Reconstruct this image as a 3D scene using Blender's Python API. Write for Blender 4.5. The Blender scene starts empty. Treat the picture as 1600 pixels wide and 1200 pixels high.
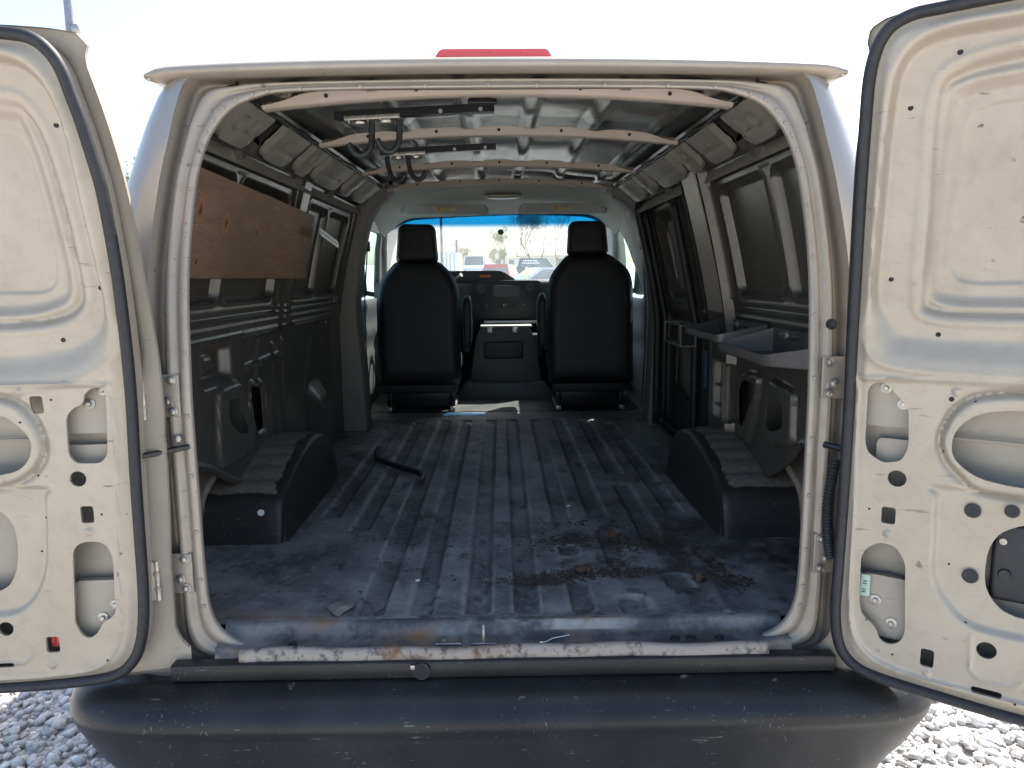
import bpy, bmesh, math, random
import numpy as np
from mathutils import Vector, Matrix
R = math.radians
random.seed(7); rng = np.random.default_rng(7)
sc = bpy.context.scene
COL = sc.collection

# ------------------------------------------------------------------ camera, sky, sun, exposure
PITCH = math.atan(166 / 1150); YAW = math.atan(16 / 1150); ROLL = R(0.55)
cd = bpy.data.cameras.new('camera'); cam = bpy.data.objects.new('camera', cd); COL.objects.link(cam)
cd.sensor_width = 36; cd.lens = 36 * 1150 / 1600; cd.clip_start = 0.05; cd.clip_end = 2000
fwd = Vector((math.sin(YAW) * math.cos(PITCH), math.cos(YAW) * math.cos(PITCH), -math.sin(PITCH)))
rt = Vector((math.cos(YAW), -math.sin(YAW), 0)); up = rt.cross(fwd)
rt2 = math.cos(ROLL) * rt - math.sin(ROLL) * up; up2 = math.sin(ROLL) * rt + math.cos(ROLL) * up
M = Matrix((rt2, up2, -fwd)).transposed().to_4x4(); M.translation = Vector((0, -1.7, 1.54))
cam.matrix_world = M
sc.camera = cam

SUN = Vector((0.90, 1.0, 1.80)).normalized()
w = bpy.data.worlds.new('World'); sc.world = w; w.use_nodes = True
nt = w.node_tree; bgn = nt.nodes['Background']
sky = nt.nodes.new('ShaderNodeTexSky'); sky.sky_type = 'NISHITA'; sky.sun_disc = False
sky.sun_elevation = math.asin(SUN.z); sky.sun_rotation = math.atan2(SUN.x, SUN.y)
sky.altitude = 200; sky.air_density = 1.0; sky.dust_density = 3.0; sky.ozone_density = 1.0
nt.links.new(sky.outputs[0], bgn.inputs[0]); bgn.inputs[1].default_value = 0.15
sl = bpy.data.lights.new('sun', 'SUN'); so = bpy.data.objects.new('sun', sl); COL.objects.link(so)
sl.energy = 5.0; sl.angle = R(0.5); sl.color = (1.0, 0.95, 0.87)
so.rotation_euler = SUN.to_track_quat('Z', 'Y').to_euler(); so.location = (8, 16, 15)
sc.view_settings.view_transform = 'Standard'; sc.view_settings.look = 'None'
sc.view_settings.exposure = 1.40; sc.view_settings.gamma = 1.0; sc.view_settings.use_curve_mapping = False
try:
    sc.cycles.use_denoising = True
    sc.cycles.denoiser = 'OPENIMAGEDENOISE'
    sc.cycles.max_bounces = 10; sc.cycles.diffuse_bounces = 6; sc.cycles.glossy_bounces = 4
    sc.cycles.transparent_max_bounces = 12; sc.cycles.sample_clamp_indirect = 6
    sc.cycles.caustics_reflective = False; sc.cycles.caustics_refractive = False
except Exception: pass

# ------------------------------------------------------------------ materials
def NM(name):
    m = bpy.data.materials.new(name); m.use_nodes = True
    n = m.node_tree.nodes; b = n['Principled BSDF']
    return m, n, m.node_tree.links, b
def noise(n, l, scale, detail=4, rough=.55, vec=None, mscale=None):
    t = n.new('ShaderNodeTexNoise'); t.inputs['Scale'].default_value = scale
    t.inputs['Detail'].default_value = detail; t.inputs['Roughness'].default_value = rough
    tc = n.new('ShaderNodeTexCoord'); src = tc.outputs['Object']
    if mscale:
        mp = n.new('ShaderNodeMapping'); mp.inputs['Scale'].default_value = mscale
        l.new(src, mp.inputs[0]); src = mp.outputs[0]
    l.new(src, t.inputs['Vector'])
    return t
def ramp(n, l, src, a, b, ca=(0, 0, 0, 1), cb=(1, 1, 1, 1)):
    r = n.new('ShaderNodeValToRGB'); e = r.color_ramp.elements
    e[0].position = a; e[1].position = b; e[0].color = ca; e[1].color = cb
    l.new(src, r.inputs[0]); return r
def mix(n, l, fac, a, b, mode='MIX'):
    m = n.new('ShaderNodeMix'); m.data_type = 'RGBA'; m.blend_type = mode
    for sck, v in ((m.inputs[0], fac), (m.inputs[6], a), (m.inputs[7], b)):
        if hasattr(v, 'links') or isinstance(v, bpy.types.NodeSocket): l.new(v, sck)
        elif isinstance(v, (int, float)): sck.default_value = v
        else: sck.default_value = (*v, 1) if len(v) == 3 else v
    return m.outputs[2]
def math_n(n, l, op, a, b=None):
    m = n.new('ShaderNodeMath'); m.operation = op
    for i, v in enumerate((a, b)):
        if v is None: continue
        if isinstance(v, (int, float)): m.inputs[i].default_value = v
        else: l.new(v, m.inputs[i])
    return m.outputs[0]
def bump(n, l, b, h, strength=.2, dist=.002):
    bp = n.new('ShaderNodeBump'); bp.inputs['Strength'].default_value = strength; bp.inputs['Distance'].default_value = dist
    l.new(h, bp.inputs['Height']); l.new(bp.outputs[0], b.inputs['Normal'])

def mat_paint(name, base, metallic=.25, rough=.42, dirt=.35, dirtc=(.20, .17, .13), scratch=.5, rvar=.18, coat=0.0):
    m, n, l, b = NM(name)
    big = noise(n, l, 3.2, 6, .62); f1 = ramp(n, l, big.outputs[0], .44, .78)
    fine = noise(n, l, 26, 5, .7); f2 = ramp(n, l, fine.outputs[0], .48, .80)
    fm = math_n(n, l, 'MULTIPLY', math_n(n, l, 'ADD', math_n(n, l, 'MULTIPLY', f1.outputs[0], .6), math_n(n, l, 'MULTIPLY', f2.outputs[0], .4)), dirt)
    c = mix(n, l, fm, base, dirtc)
    if scratch:
        s1 = noise(n, l, 9, 3, .6, mscale=(1.2, 1.2, 9)); r1 = ramp(n, l, s1.outputs[0], .665, .70)
        s2 = noise(n, l, 38, 2, .5); r2 = ramp(n, l, s2.outputs[0], .71, .75)
        s3 = noise(n, l, 2.3, 2, .5); r3 = ramp(n, l, s3.outputs[0], .46, .60)
        sf = math_n(n, l, 'MULTIPLY', math_n(n, l, 'MAXIMUM', r1.outputs[0], r2.outputs[0]), math_n(n, l, 'MULTIPLY', r3.outputs[0], scratch))
        c = mix(n, l, sf, c, tuple(x * .36 for x in dirtc))
    l.new(c, b.inputs['Base Color'])
    b.inputs['Metallic'].default_value = metallic
    rr = n.new('ShaderNodeMapRange'); rr.inputs[3].default_value = rough - rvar * .5; rr.inputs[4].default_value = rough + rvar
    l.new(fine.outputs[0], rr.inputs[0]); l.new(rr.outputs[0], b.inputs['Roughness'])
    if coat: b.inputs['Coat Weight'].default_value = coat; b.inputs['Coat Roughness'].default_value = .12
    bump(n, l, b, fine.outputs[0], .10, .002)
    return m
def mat_plain(name, col, rough=.6, metallic=0.0, var=.25, scale=18, bmp=.15):
    m, n, l, b = NM(name)
    t = noise(n, l, scale, 5, .6); r = ramp(n, l, t.outputs[0], .3, .75)
    c = mix(n, l, r.outputs[0], tuple(x * (1 - var) for x in col), tuple(min(1, x * (1 + var)) for x in col))
    l.new(c, b.inputs['Base Color']); b.inputs['Roughness'].default_value = rough; b.inputs['Metallic'].default_value = metallic
    if bmp: bump(n, l, b, t.outputs[0], bmp, .002)
    return m

BEIGE = (.56, .51, .43)
M_door = mat_paint('door_inner_paint', (.42, .365, .288), .25, .36, .6, (.23, .19, .14), .8)
M_body = mat_paint('body_paint', (.36, .34, .31), .45, .30, .18, (.25, .22, .19), .15, .08, coat=.4)
M_frame = mat_paint('jamb_paint', (.37, .322, .262), .25, .40, .5, (.17, .14, .11), .7)
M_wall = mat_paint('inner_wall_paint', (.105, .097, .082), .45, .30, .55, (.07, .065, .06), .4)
M_rail = mat_paint('rail_paint', (.38, .355, .30), .4, .38, .5, (.08, .075, .065), .6)
M_bow = mat_paint('bow_paint', (.50, .425, .345), .0, .5, .25, (.25, .2, .16), .2)
M_ceil = mat_paint('ceiling_sheet', (.21, .22, .20), .7, .28, .5, (.06, .06, .055), .5)
M_dark = mat_plain('dark_recess', (.02, .02, .022), .8)
M_rubber = mat_plain('black_rubber', (.018, .019, .021), .55, 0, .4, 60)
M_steel = mat_plain('zinc_steel', (.42, .40, .36), .38, .8, .35, 40)
M_black_metal = mat_plain('black_enamel', (.012, .012, .014), .3, .0, .3, 30)
M_black_plastic = mat_plain('black_plastic', (.022, .022, .024), .5, 0, .3, 40)
M_galv = mat_paint('shelf_steel', (.115, .105, .098), .35, .42, .5, (.12, .10, .085), .6)
M_fabric = mat_plain('seat_vinyl', (.012, .012, .015), .55, 0, .25, 90, .25)
M_greytrim = mat_plain('grey_trim', (.46, .46, .42), .75, 0, .08, 120, .2)
M_darktrim = mat_plain('dash_plastic', (.07, .075, .078), .5, 0, .15, 80, .15)
M_midtrim = mat_plain('pillar_trim', (.20, .185, .16), .65, 0, .12, 60, .15)
M_yellow = mat_plain('warning_label_yellow', (.75, .66, .36), .6, 0, .05)
M_white = mat_plain('white_paper', (.8, .8, .78), .7, 0, .05)
M_hood = mat_plain('white_gelcoat', (.75, .75, .73), .4, 0, .05)
M_inkdark = mat_plain('ink', (.05, .04, .04), .7, 0, .1)
M_amber = mat_plain('amber_display', (.5, .13, .03), .4, 0, .1)
# ------------------------------------------------------------------ mesh helpers
def link(name, me, mat, parent=None, smooth=True):
    o = bpy.data.objects.new(name, me); COL.objects.link(o)
    if mat is not None: me.materials.append(mat)
    if smooth and len(me.polygons): me.polygons.foreach_set('use_smooth', np.ones(len(me.polygons), dtype=bool))
    if parent is not None: o.parent = parent
    return o
def mesh(name, V, F, mat, parent=None, smooth=True):
    me = bpy.data.meshes.new(name)
    V = [tuple(map(float, v)) for v in V]
    me.from_pydata(V, [], [tuple(map(int, f)) for f in F]); me.validate(); me.update()
    return link(name, me, mat, parent, smooth)
def empty(name, parent=None, loc=(0, 0, 0)):
    o = bpy.data.objects.new(name, None); COL.objects.link(o); o.location = loc; o.empty_display_size = .1
    if parent is not None: o.parent = parent
    return o
def tag(o, label=None, cat=None, group=None, kind=None):
    for k, v in (('label', label), ('category', cat), ('group', group), ('kind', kind)):
        if v: o[k] = v
    return o
class MB:
    """collects shapes; build() makes ONE mesh object"""
    def __init__(s): s.V = []; s.F = []
    def add(s, V, F):
        o = len(s.V); s.V += [tuple(v) for v in V]; s.F += [tuple(i + o for i in f) for f in F]; return s
    def box(s, x0, x1, y0, y1, z0, z1, bev=0.0, M=None):
        bm = bmesh.new(); bmesh.ops.create_cube(bm, size=1)
        for v in bm.verts:
            v.co = Vector(((x0 + x1) / 2 + v.co.x * (x1 - x0), (y0 + y1) / 2 + v.co.y * (y1 - y0), (z0 + z1) / 2 + v.co.z * (z1 - z0)))
        if bev > 0: bmesh.ops.bevel(bm, geom=bm.edges[:], offset=bev, segments=3, affect='EDGES', profile=.5)
        if M is not None: bm.transform(M)
        bm.verts.index_update()
        s.add([v.co[:] for v in bm.verts], [[v.index for v in f.verts] for f in bm.faces]); bm.free(); return s
    def tube(s, P, r, n=8, closed=False, cap=True):
        P = [Vector(p) for p in P]; k = len(P); rs = r if hasattr(r, '__len__') else [r] * k
        V = []; prev = None
        for i, p in enumerate(P):
            if closed: t = P[(i + 1) % k] - P[i - 1]
            else: t = P[min(i + 1, k - 1)] - P[max(i - 1, 0)]
            t.normalize()
            if prev is None:
                a = Vector((0, 0, 1)) if abs(t.z) < .9 else Vector((1, 0, 0)); nrm = (a - a.dot(t) * t).normalized()
            else:
                nrm = prev - prev.dot(t) * t
                nrm = nrm.normalized() if nrm.length > 1e-6 else t.orthogonal().normalized()
            prev = nrm; bn = t.cross(nrm)
            for j in range(n):
                a = 2 * math.pi * j / n; V.append(p + rs[i] * (math.cos(a) * nrm + math.sin(a) * bn))
        F = []
        for i in range(k if closed else k - 1):
            for j in range(n):
                a = i * n + j; b = i * n + (j + 1) % n; i2 = (i + 1) % k
                F.append((a, b, i2 * n + (j + 1) % n, i2 * n + j))
        if cap and not closed: F.append(tuple(range(n))[::-1]); F.append(tuple((k - 1) * n + j for j in range(n)))
        return s.add(V, F)
    def lathe(s, prof, n=20, M=None):
        V = []; F = []; k = len(prof)
        for r, z in prof:
            for j in range(n):
                a = 2 * math.pi * j / n; v = Vector((r * math.cos(a), r * math.sin(a), z)); V.append(M @ v if M is not None else v)
        for i in range(k - 1):
            for j in range(n): F.append((i * n + j, i * n + (j + 1) % n, (i + 1) * n + (j + 1) % n, (i + 1) * n + j))
        F.append(tuple(range(n))[::-1]); F.append(tuple((k - 1) * n + j for j in range(n)))
        return s.add(V, F)
    def prism(s, poly, a0, a1, axis='X', bev=0.0):
        """extrude a 2-D polygon along an axis (poly is YZ for X, XZ for Y, XY for Z)"""
        bm = bmesh.new()
        def P(p, a): return {'X': (a, p[0], p[1]), 'Y': (p[0], a, p[1]), 'Z': (p[0], p[1], a)}[axis]
        A = [bm.verts.new(P(p, a0)) for p in poly]; B = [bm.verts.new(P(p, a1)) for p in poly]; k = len(poly)
        bm.faces.new(A[::-1]); bm.faces.new(B)
        for i in range(k): bm.faces.new((A[i], A[(i + 1) % k], B[(i + 1) % k], B[i]))
        bmesh.ops.recalc_face_normals(bm, faces=bm.faces[:])
        if bev > 0: bmesh.ops.bevel(bm, geom=bm.edges[:], offset=bev, segments=2, affect='EDGES', profile=.5, clamp_overlap=True)
        bm.verts.index_update()
        s.add([v.co[:] for v in bm.verts], [[v.index for v in f.verts] for f in bm.faces]); bm.free(); return s
    def build(s, name, mat, parent=None, smooth=True, auto=True):
        o = mesh(name, s.V, s.F, mat, parent, smooth)
        if smooth and auto:
            me = o.data; bm = bmesh.new(); bm.from_mesh(me)
            for e in bm.edges:
                if len(e.link_faces) == 2 and e.calc_face_angle(0) > R(38): e.smooth = False
            bm.to_mesh(me); bm.free()
        return o
def basis_M(o, n, upv=(0, 0, 1)):
    """matrix whose local +Z is n, placed at o"""
    n = Vector(n).normalized(); q = n.to_track_quat('Z', 'Y'); m = q.to_matrix().to_4x4(); m.translation = Vector(o); return m

def fillet(P, r, k=5):
    P = [np.array(p, float) for p in P]; out = []; n = len(P); rs = r if hasattr(r, '__len__') else [r] * n
    for i in range(n):
        a, b, c = P[i - 1], P[i], P[(i + 1) % n]
        la, lc = np.linalg.norm(a - b), np.linalg.norm(c - b); d = min(rs[i], la * .48, lc * .48)
        p0 = b + (a - b) / max(la, 1e-9) * d; p1 = b + (c - b) / max(lc, 1e-9) * d
        for j in range(k + 1):
            t = j / k; out.append(tuple((1 - t) ** 2 * p0 + 2 * t * (1 - t) * b + t * t * p1))
    return out
def spline(P, k=6, closed=True):
    P = [np.array(p, float) for p in P]; n = len(P); out = []
    for i in range(n if closed else n - 1):
        if closed: p0, p1, p2, p3 = P[i - 1], P[i], P[(i + 1) % n], P[(i + 2) % n]
        else: p0, p1, p2, p3 = P[max(i - 1, 0)], P[i], P[i + 1], P[min(i + 2, n - 1)]
        for j in range(k):
            t = j / k
            out.append(tuple(.5 * (2 * p1 + (p2 - p0) * t + (2 * p0 - 5 * p1 + 4 * p2 - p3) * t * t + (3 * p1 - p0 - 3 * p2 + p3) * t ** 3)))
    if not closed: out.append(tuple(P[-1]))
    return out
def sd_poly(P, x, y):
    P = np.asarray(P, float); d = np.full(x.shape, 1e9); s = np.ones(x.shape); n = len(P)
    for i in range(n):
        ax, ay = P[i]; bx, by = P[i - 1]; ex, ey = bx - ax, by - ay; wx, wy = x - ax, y - ay
        t = np.clip((wx * ex + wy * ey) / max(ex * ex + ey * ey, 1e-12), 0, 1)
        d = np.minimum(d, (wx - ex * t) ** 2 + (wy - ey * t) ** 2)
        c1 = y >= ay; c2 = y < by; c3 = ex * wy > ey * wx
        flip = (c1 & c2 & c3) | (~c1 & ~c2 & ~c3); s = np.where(flip, -s, s)
    return s * np.sqrt(d)
def sd_circ(cx, cy, r): return lambda x, y: np.hypot(x - cx, y - cy) - r
def sd_box(x0, x1, y0, y1, r=0.0):
    cx, cy, hx, hy = (x0 + x1) / 2, (y0 + y1) / 2, (x1 - x0) / 2 - r, (y1 - y0) / 2 - r
    def f(x, y):
        qx, qy = np.abs(x - cx) - hx, np.abs(y - cy) - hy
        return np.hypot(np.maximum(qx, 0), np.maximum(qy, 0)) + np.minimum(np.maximum(qx, qy), 0) - r
    return f
def sd_line(P):
    P = np.asarray(P, float)
    def f(x, y):
        d = np.full(x.shape, 1e9)
        for (ax, ay), (bx, by) in zip(P[:-1], P[1:]):
            ex, ey = bx - ax, by - ay; t = np.clip(((x - ax) * ex + (y - ay) * ey) / max(ex * ex + ey * ey, 1e-12), 0, 1)
            d = np.minimum(d, np.hypot(x - ax - ex * t, y - ay - ey * t))
        return d
    return f
def sdP(P): return lambda x, y: sd_poly(P, x, y)
def sst(a, b, x):
    t = np.clip((x - a) / (b - a), 0, 1); return t * t * (3 - 2 * t)
def gau(x, w): return np.exp(-(x / w) ** 2)

def stamp(name, u0, u1, v0, v1, cell, depth, keep, mapf, mat, parent, rim=.004, wear_shade=None):
    """pressed sheet: grid over (u, v), relief depth(u, v), clipped smoothly where keep(u, v) < 0; edges get a returned rim"""
    nu = max(2, int(round((u1 - u0) / cell)) + 1); nv = max(2, int(round((v1 - v0) / cell)) + 1)
    us = np.linspace(u0, u1, nu); vs = np.linspace(v0, v1, nv); U, V = np.meshgrid(us, vs)
    S = keep(U, V) if keep is not None else np.ones_like(U)
    S = np.where(np.abs(S) < 1e-6, 1e-6, S)
    idx = -np.ones(U.shape, int); ins = S > 0; idx[ins] = np.arange(ins.sum())
    pu = list(U[ins]); pv = list(V[ins])
    c = ins[:-1, :-1].astype(int) + ins[1:, :-1] + ins[1:, 1:] + ins[:-1, 1:]
    J, I = np.where(c == 4)
    F = list(zip(idx[J, I], idx[J, I + 1], idx[J + 1, I + 1], idx[J + 1, I]))
    ev = {}; seg = []
    def cross(a, b):
        k = (a, b) if a < b else (b, a)
        if k not in ev:
            sa, sb = S[k[0]], S[k[1]]; t = sa / (sa - sb)
            ev[k] = len(pu); pu.append(U[k[0]] + t * (U[k[1]] - U[k[0]])); pv.append(V[k[0]] + t * (V[k[1]] - V[k[0]]))
        return ev[k]
    for j, i in zip(*np.where((c > 0) & (c < 4))):
        q = [(j, i), (j, i + 1), (j + 1, i + 1), (j + 1, i)]; poly = []; cr = []
        for a, b in zip(q, q[1:] + q[:1]):
            if ins[a]: poly.append(idx[a])
            if ins[a] != ins[b]: e = cross(a, b); poly.append(e); cr.append(e)
        if len(poly) >= 3: F.append(tuple(poly))
        if len(cr) == 2: seg.append(tuple(cr))
    pu = np.array(pu); pv = np.array(pv); D = depth(pu, pv) if depth is not None else np.zeros_like(pu)
    P = mapf(pu, pv, D)
    if rim and seg:
        base = len(P); ids = sorted({k for s in seg for k in s}); mp = {k: base + n for n, k in enumerate(ids)}; ia = np.array(ids)
        P = np.vstack([P, mapf(pu[ia], pv[ia], D[ia] - rim)])
        F += [(a, b, mp[b], mp[a]) for a, b in seg]
    o = mesh(name, P, F, mat, parent, True)
    if wear_shade is not None:
        wv = np.zeros(len(P)); wv[:len(pu)] = wear_shade(pu, pv); at = o.data.attributes.new('wear_shade', 'FLOAT', 'POINT'); at.data.foreach_set('value', wv.astype(np.float32))
    if rim and seg:
        me = o.data; bm = bmesh.new(); bm.from_mesh(me)
        for e in bm.edges:
            if len(e.link_faces) == 2 and e.calc_face_angle(0) > R(55): e.smooth = False
        bm.to_mesh(me); bm.free()
    return o
def puff(name, outline, yc, tb, tf, mat, parent, p=2.5, rings=7, lean_k=0.0, M=None):
    """cushion: outline in (x, z); bulges tb towards -y and tf towards +y"""
    O = np.array(outline); c = O.mean(0); V = []; F = []; n = len(O)
    def side(sgn, t):
        rows = []
        for k in range(rings + 1):
            s = 1 - k / rings
            if k == rings: s = 0.02
            h = (1 - s ** p) ** (1 / p) if s < 1 else 0
            row = []
            for q in O:
                x, z = c + (q - c) * s; row.append(len(V)); V.append(Vector((x, yc + sgn * t * h + lean_k * (z - c[1]), z)))
            rows.append(row)
        for a, b in zip(rows[:-1], rows[1:]):
            for j in range(n): F.append((a[j], a[(j + 1) % n], b[(j + 1) % n], b[j]) if sgn < 0 else (a[j], b[j], b[(j + 1) % n], a[(j + 1) % n]))
        F.append(tuple(rows[-1]) if sgn < 0 else tuple(rows[-1][::-1])); return rows[0]
    a = side(-1, tb); b = side(1, tf)
    if M is not None: V = [M @ v for v in V]
    o = mesh(name, V, F, mat, parent, True)
    bm = bmesh.new(); bm.from_mesh(o.data); bmesh.ops.remove_doubles(bm, verts=bm.verts[:], dist=1e-4); bmesh.ops.recalc_face_normals(bm, faces=bm.faces[:]); bm.to_mesh(o.data); bm.free()
    return o

# ------------------------------------------------------------------ shared shape of the van (metres; rear plane y = 0, floor z = 0.68)
FZ = 0.68
def lean(z): return .12 * np.maximum(0, (np.asarray(z, float) - 1.25) / .75) ** 1.3
def XW(z): return .90 - .12 * np.maximum(0, (np.asarray(z, float) - 1.30) / .57) ** 1.3          # inner side wall
def XO(z): return np.interp(z, [.35, .5, .7, 1.0, 1.25, 1.5, 1.75, 1.9, 1.97, 2.02], [.93, .955, .985, 1.005, 1.0, .97, .915, .865, .835, .80])   # outer body side
def ROOF(x, y): return 2.022 + .050 * np.clip(np.asarray(y) / .9, 0, 1) + .012 * np.asarray(y) - .045 * (np.asarray(x) / .65) ** 2
# ------------------------------------------------------------------ ground
GT = 0.02                                    # the yard rises gently ahead of the van
def gz(y): return GT * y
def ground_mat():
    m, n, l, b = NM('gravel_ground')
    tc = n.new('ShaderNodeTexCoord')
    v = n.new('ShaderNodeTexVoronoi'); v.inputs['Scale'].default_value = 34; l.new(tc.outputs['Object'], v.inputs['Vector'])
    v2 = n.new('ShaderNodeTexVoronoi'); v2.inputs['Scale'].default_value = 34; v2.feature = 'DISTANCE_TO_EDGE'; l.new(tc.outputs['Object'], v2.inputs['Vector'])
    r = ramp(n, l, v.outputs['Color'], .1, .9, (.42, .41, .40, 1), (.80, .78, .75, 1))
    e = ramp(n, l, v2.outputs['Distance'], .0, .12, (.5, .5, .5, 1), (1, 1, 1, 1))
    c = mix(n, l, 1.0, r.outputs[0], e.outputs[0], 'MULTIPLY')
    big = noise(n, l, .35, 4); rb = ramp(n, l, big.outputs[0], .35, .7, (.8, .79, .77, 1), (1, 1, 1, 1))
    l.new(mix(n, l, 1.0, c, rb.outputs[0], 'MULTIPLY'), b.inputs['Base Color']); b.inputs['Roughness'].default_value = .9
    bump(n, l, b, v2.outputs['Distance'], .8, .02); return m
M_ground = ground_mat()
g = mesh('ground', [(-600, -300, gz(-300)), (600, -300, gz(-300)), (600, 900, gz(900)), (-600, 900, gz(900))], [(0, 1, 2, 3)], M_ground, None, False)
tag(g, 'pale gravel yard under and around the van', None, None, 'structure')

def gravel():
    ico = bmesh.new(); bmesh.ops.create_icosphere(ico, subdivisions=1, radius=1); ico.verts.index_update()
    B = np.array([v.co[:] for v in ico.verts]); T = np.array([[v.index for v in f.verts] for f in ico.faces]); ico.free()
    base = []
    for k in range(14):
        q = B * rng.uniform(.58, 1.3, (len(B), 1)); base.append(q * rng.uniform([.8, .6, .45], [1.25, .95, .75]))
    pts = []
    for x0, x1, y0, y1, dens in ((-2.7, -.78, -.75, 2.2, 1500), (.78, 2.7, -.75, 2.2, 1500), (-2.7, -.9, 2.2, 4.5, 900), (.9, 2.7, 2.2, 4.5, 900)):
        k = int((x1 - x0) * (y1 - y0) * dens); pts.append(np.column_stack([rng.uniform(x0, x1, k), rng.uniform(y0, y1, k)]))
    pts = np.vstack(pts); N = len(pts); VV = []; FF = []; 
    for i in range(N):
        s = .0165 * rng.lognormal(0, .32); a = rng.uniform(0, 6.283); t = rng.uniform(-.5, .5)
        q = base[rng.integers(14)] * s; ca, sa, ct, st = math.cos(a), math.sin(a), math.cos(t), math.sin(t)
        x, y, z = q[:, 0], q[:, 1] * ct - q[:, 2] * st, q[:, 1] * st + q[:, 2] * ct
        VV.append(np.column_stack([x * ca - y * sa + pts[i, 0], x * sa + y * ca + pts[i, 1], z + gz(pts[i, 1]) + rng.uniform(.002, .020)]))
    V = np.vstack(VV); F = (T[None] + (np.arange(N) * len(B))[:, None, None]).reshape(-1, 3)
    me = bpy.data.meshes.new('gravel'); me.vertices.add(len(V)); me.vertices.foreach_set('co', V.ravel())
    me.loops.add(F.size); me.loops.foreach_set('vertex_index', F.ravel().astype(np.int32))
    me.polygons.add(len(F)); me.polygons.foreach_set('loop_start', np.arange(0, F.size, 3, dtype=np.int32)); me.update()
    col = me.attributes.new('tone', 'FLOAT', 'FACE'); tone = np.repeat(rng.uniform(0, 1, N), len(T)); col.data.foreach_set('value', tone.astype(np.float32))
    m, n, l, b = NM('gravel_stone'); at = n.new('ShaderNodeAttribute'); at.attribute_name = 'tone'
    r = ramp(n, l, at.outputs['Fac'], 0, 1, (.45, .44, .43, 1), (.84, .82, .79, 1)); e = r.color_ramp.elements.new(.12); e.color = (.52, .51, .49, 1)
    t = noise(n, l, 120, 4); rr = ramp(n, l, t.outputs[0], .3, .7, (.75, .75, .75, 1), (1, 1, 1, 1))
    l.new(mix(n, l, 1.0, r.outputs[0], rr.outputs[0], 'MULTIPLY'), b.inputs['Base Color']); b.inputs['Roughness'].default_value = .85
    o = link('gravel', me, m, None, False); tag(o, 'loose crushed pale grey gravel beside and under the bumper', None, None, 'stuff')
gravel()

# ------------------------------------------------------------------ the van: outer body
van = empty('cargo_van')
tag(van, 'empty beige cargo van seen from behind with both rear doors swung open', 'van')

PAIR = [((0, .643), (0, .600)), ((.30, .643), (.30, .600)), ((.54, .643), (.55, .600)), ((.625, .653), (.68, .600)), ((.682, .685), (.765, .602)), ((.712, .738), (.805, .64)), ((.722, .83), (.81, .80)),
        ((.724, 1.05), (.811, 1.05)), ((.725, 1.3), (.812, 1.3)), ((.727, 1.55), (.81, 1.55)), ((.711, 1.75), (.785, 1.76)), ((.691, 1.84), (.765, 1.86)), ((.668, 1.89), (.748, 1.94)),
        ((.628, 1.938), (.722, 2.003)), ((.568, 1.966), (.65, 2.010)), ((.49, 1.979), (.52, 2.014)), ((.25, 1.984), (.26, 2.018)), ((0, 1.985), (0, 2.02))]
def ring_pts():
    A = spline([p for p, q in PAIR], 7, False); B = spline([q for p, q in PAIR], 7, False)
    A = A + [(-x, z) for x, z in A[-2:0:-1]]; B = B + [(-x, z) for x, z in B[-2:0:-1]]; return A, B
RA, RB = ring_pts()
_rb = [(z, x) for x, z in RB if x > .70 and .62 < z]; _rb.sort()
def XJ(z): return np.interp(z, [p[0] for p in _rb], [p[1] for p in _rb]) - .002      # outer edge of the door jamb
def body_side(s):
    def mp(u, z, d):
        t = np.clip(-u / .2, 0, 1) * math.pi / 2; le = lean(z); xo, xj = XO(z), XJ(z)
        x = np.where(u >= 0, xo, xj + (xo - xj) * np.cos(t) ** .9); y = np.where(u >= 0, le + .13 + u, le + .13 - .152 * np.sin(t))
        return np.column_stack([s * (x + d), y, z])
    win = sdP(fillet([(2.78, 1.38), (3.95, 1.38), (3.45, 1.86), (2.84, 1.86)], .06))
    def keep(u, z): return np.minimum(win(u, z), np.hypot(np.maximum(0, np.abs(u - .92)), np.maximum(0, z - .42)) - .40)
    def dep(u, z): return -.004 * gau(z - 1.30, .012) + .006 * gau(z - .93, .03) - .004 * gau(u - 2.44, .008)
    return stamp('body_side', -.2, 4.75, .36, 2.015, .022, dep, keep, mp, M_body, van, .012)
for s in (-1, 1): body_side(s)
def roof_skin():
    def mp(x, y, d):
        zc = 2.034 + .062 * np.clip(y / .9, 0, 1) + .012 * y; z = zc - (zc - 2.004) * (np.abs(x) / .815) ** 4 + d
        return np.column_stack([x, y + .10, z])
    stamp('roof_skin', -.815, .815, .0, 3.55, .05, lambda x, y: .006 * gau(np.mod(x + .12, .24) - .12, .02) * (np.abs(x) < .62), None, mp, M_body, van, 0)
roof_skin()
# roof lip above the doors: a rolled moulding that droops at both ends
def roof_lip():
    prof = [(-.012, -.012), (-.018, -.004), (-.014, .006), (-.002, .013), (.02, .016), (.06, .014), (.06, -.012), (.02, -.016)]
    V = []; F = []; k = len(prof); xs = np.linspace(-.822, .822, 60)
    for x in xs:
        a = abs(x); z = 2.031 - .012 * (a / .8) ** 2 - .006 * sst(.76, .822, np.array(a)); y = .088 + .02 * (a / .8) ** 4; sc_ = 1 - .55 * float(sst(.79, .825, np.array(a)))
        for py, pz in prof: V.append((x, y + py * sc_, z + pz * sc_))
    for i in range(len(xs) - 1):
        for j in range(k): F.append((i * k + j, i * k + (j + 1) % k, (i + 1) * k + (j + 1) % k, (i + 1) * k + j))
    F += [tuple(range(k)), tuple((len(xs) - 1) * k + j for j in range(k))[::-1]]
    mesh('roof_lip', V, F, M_frame, van)
roof_lip()
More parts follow.
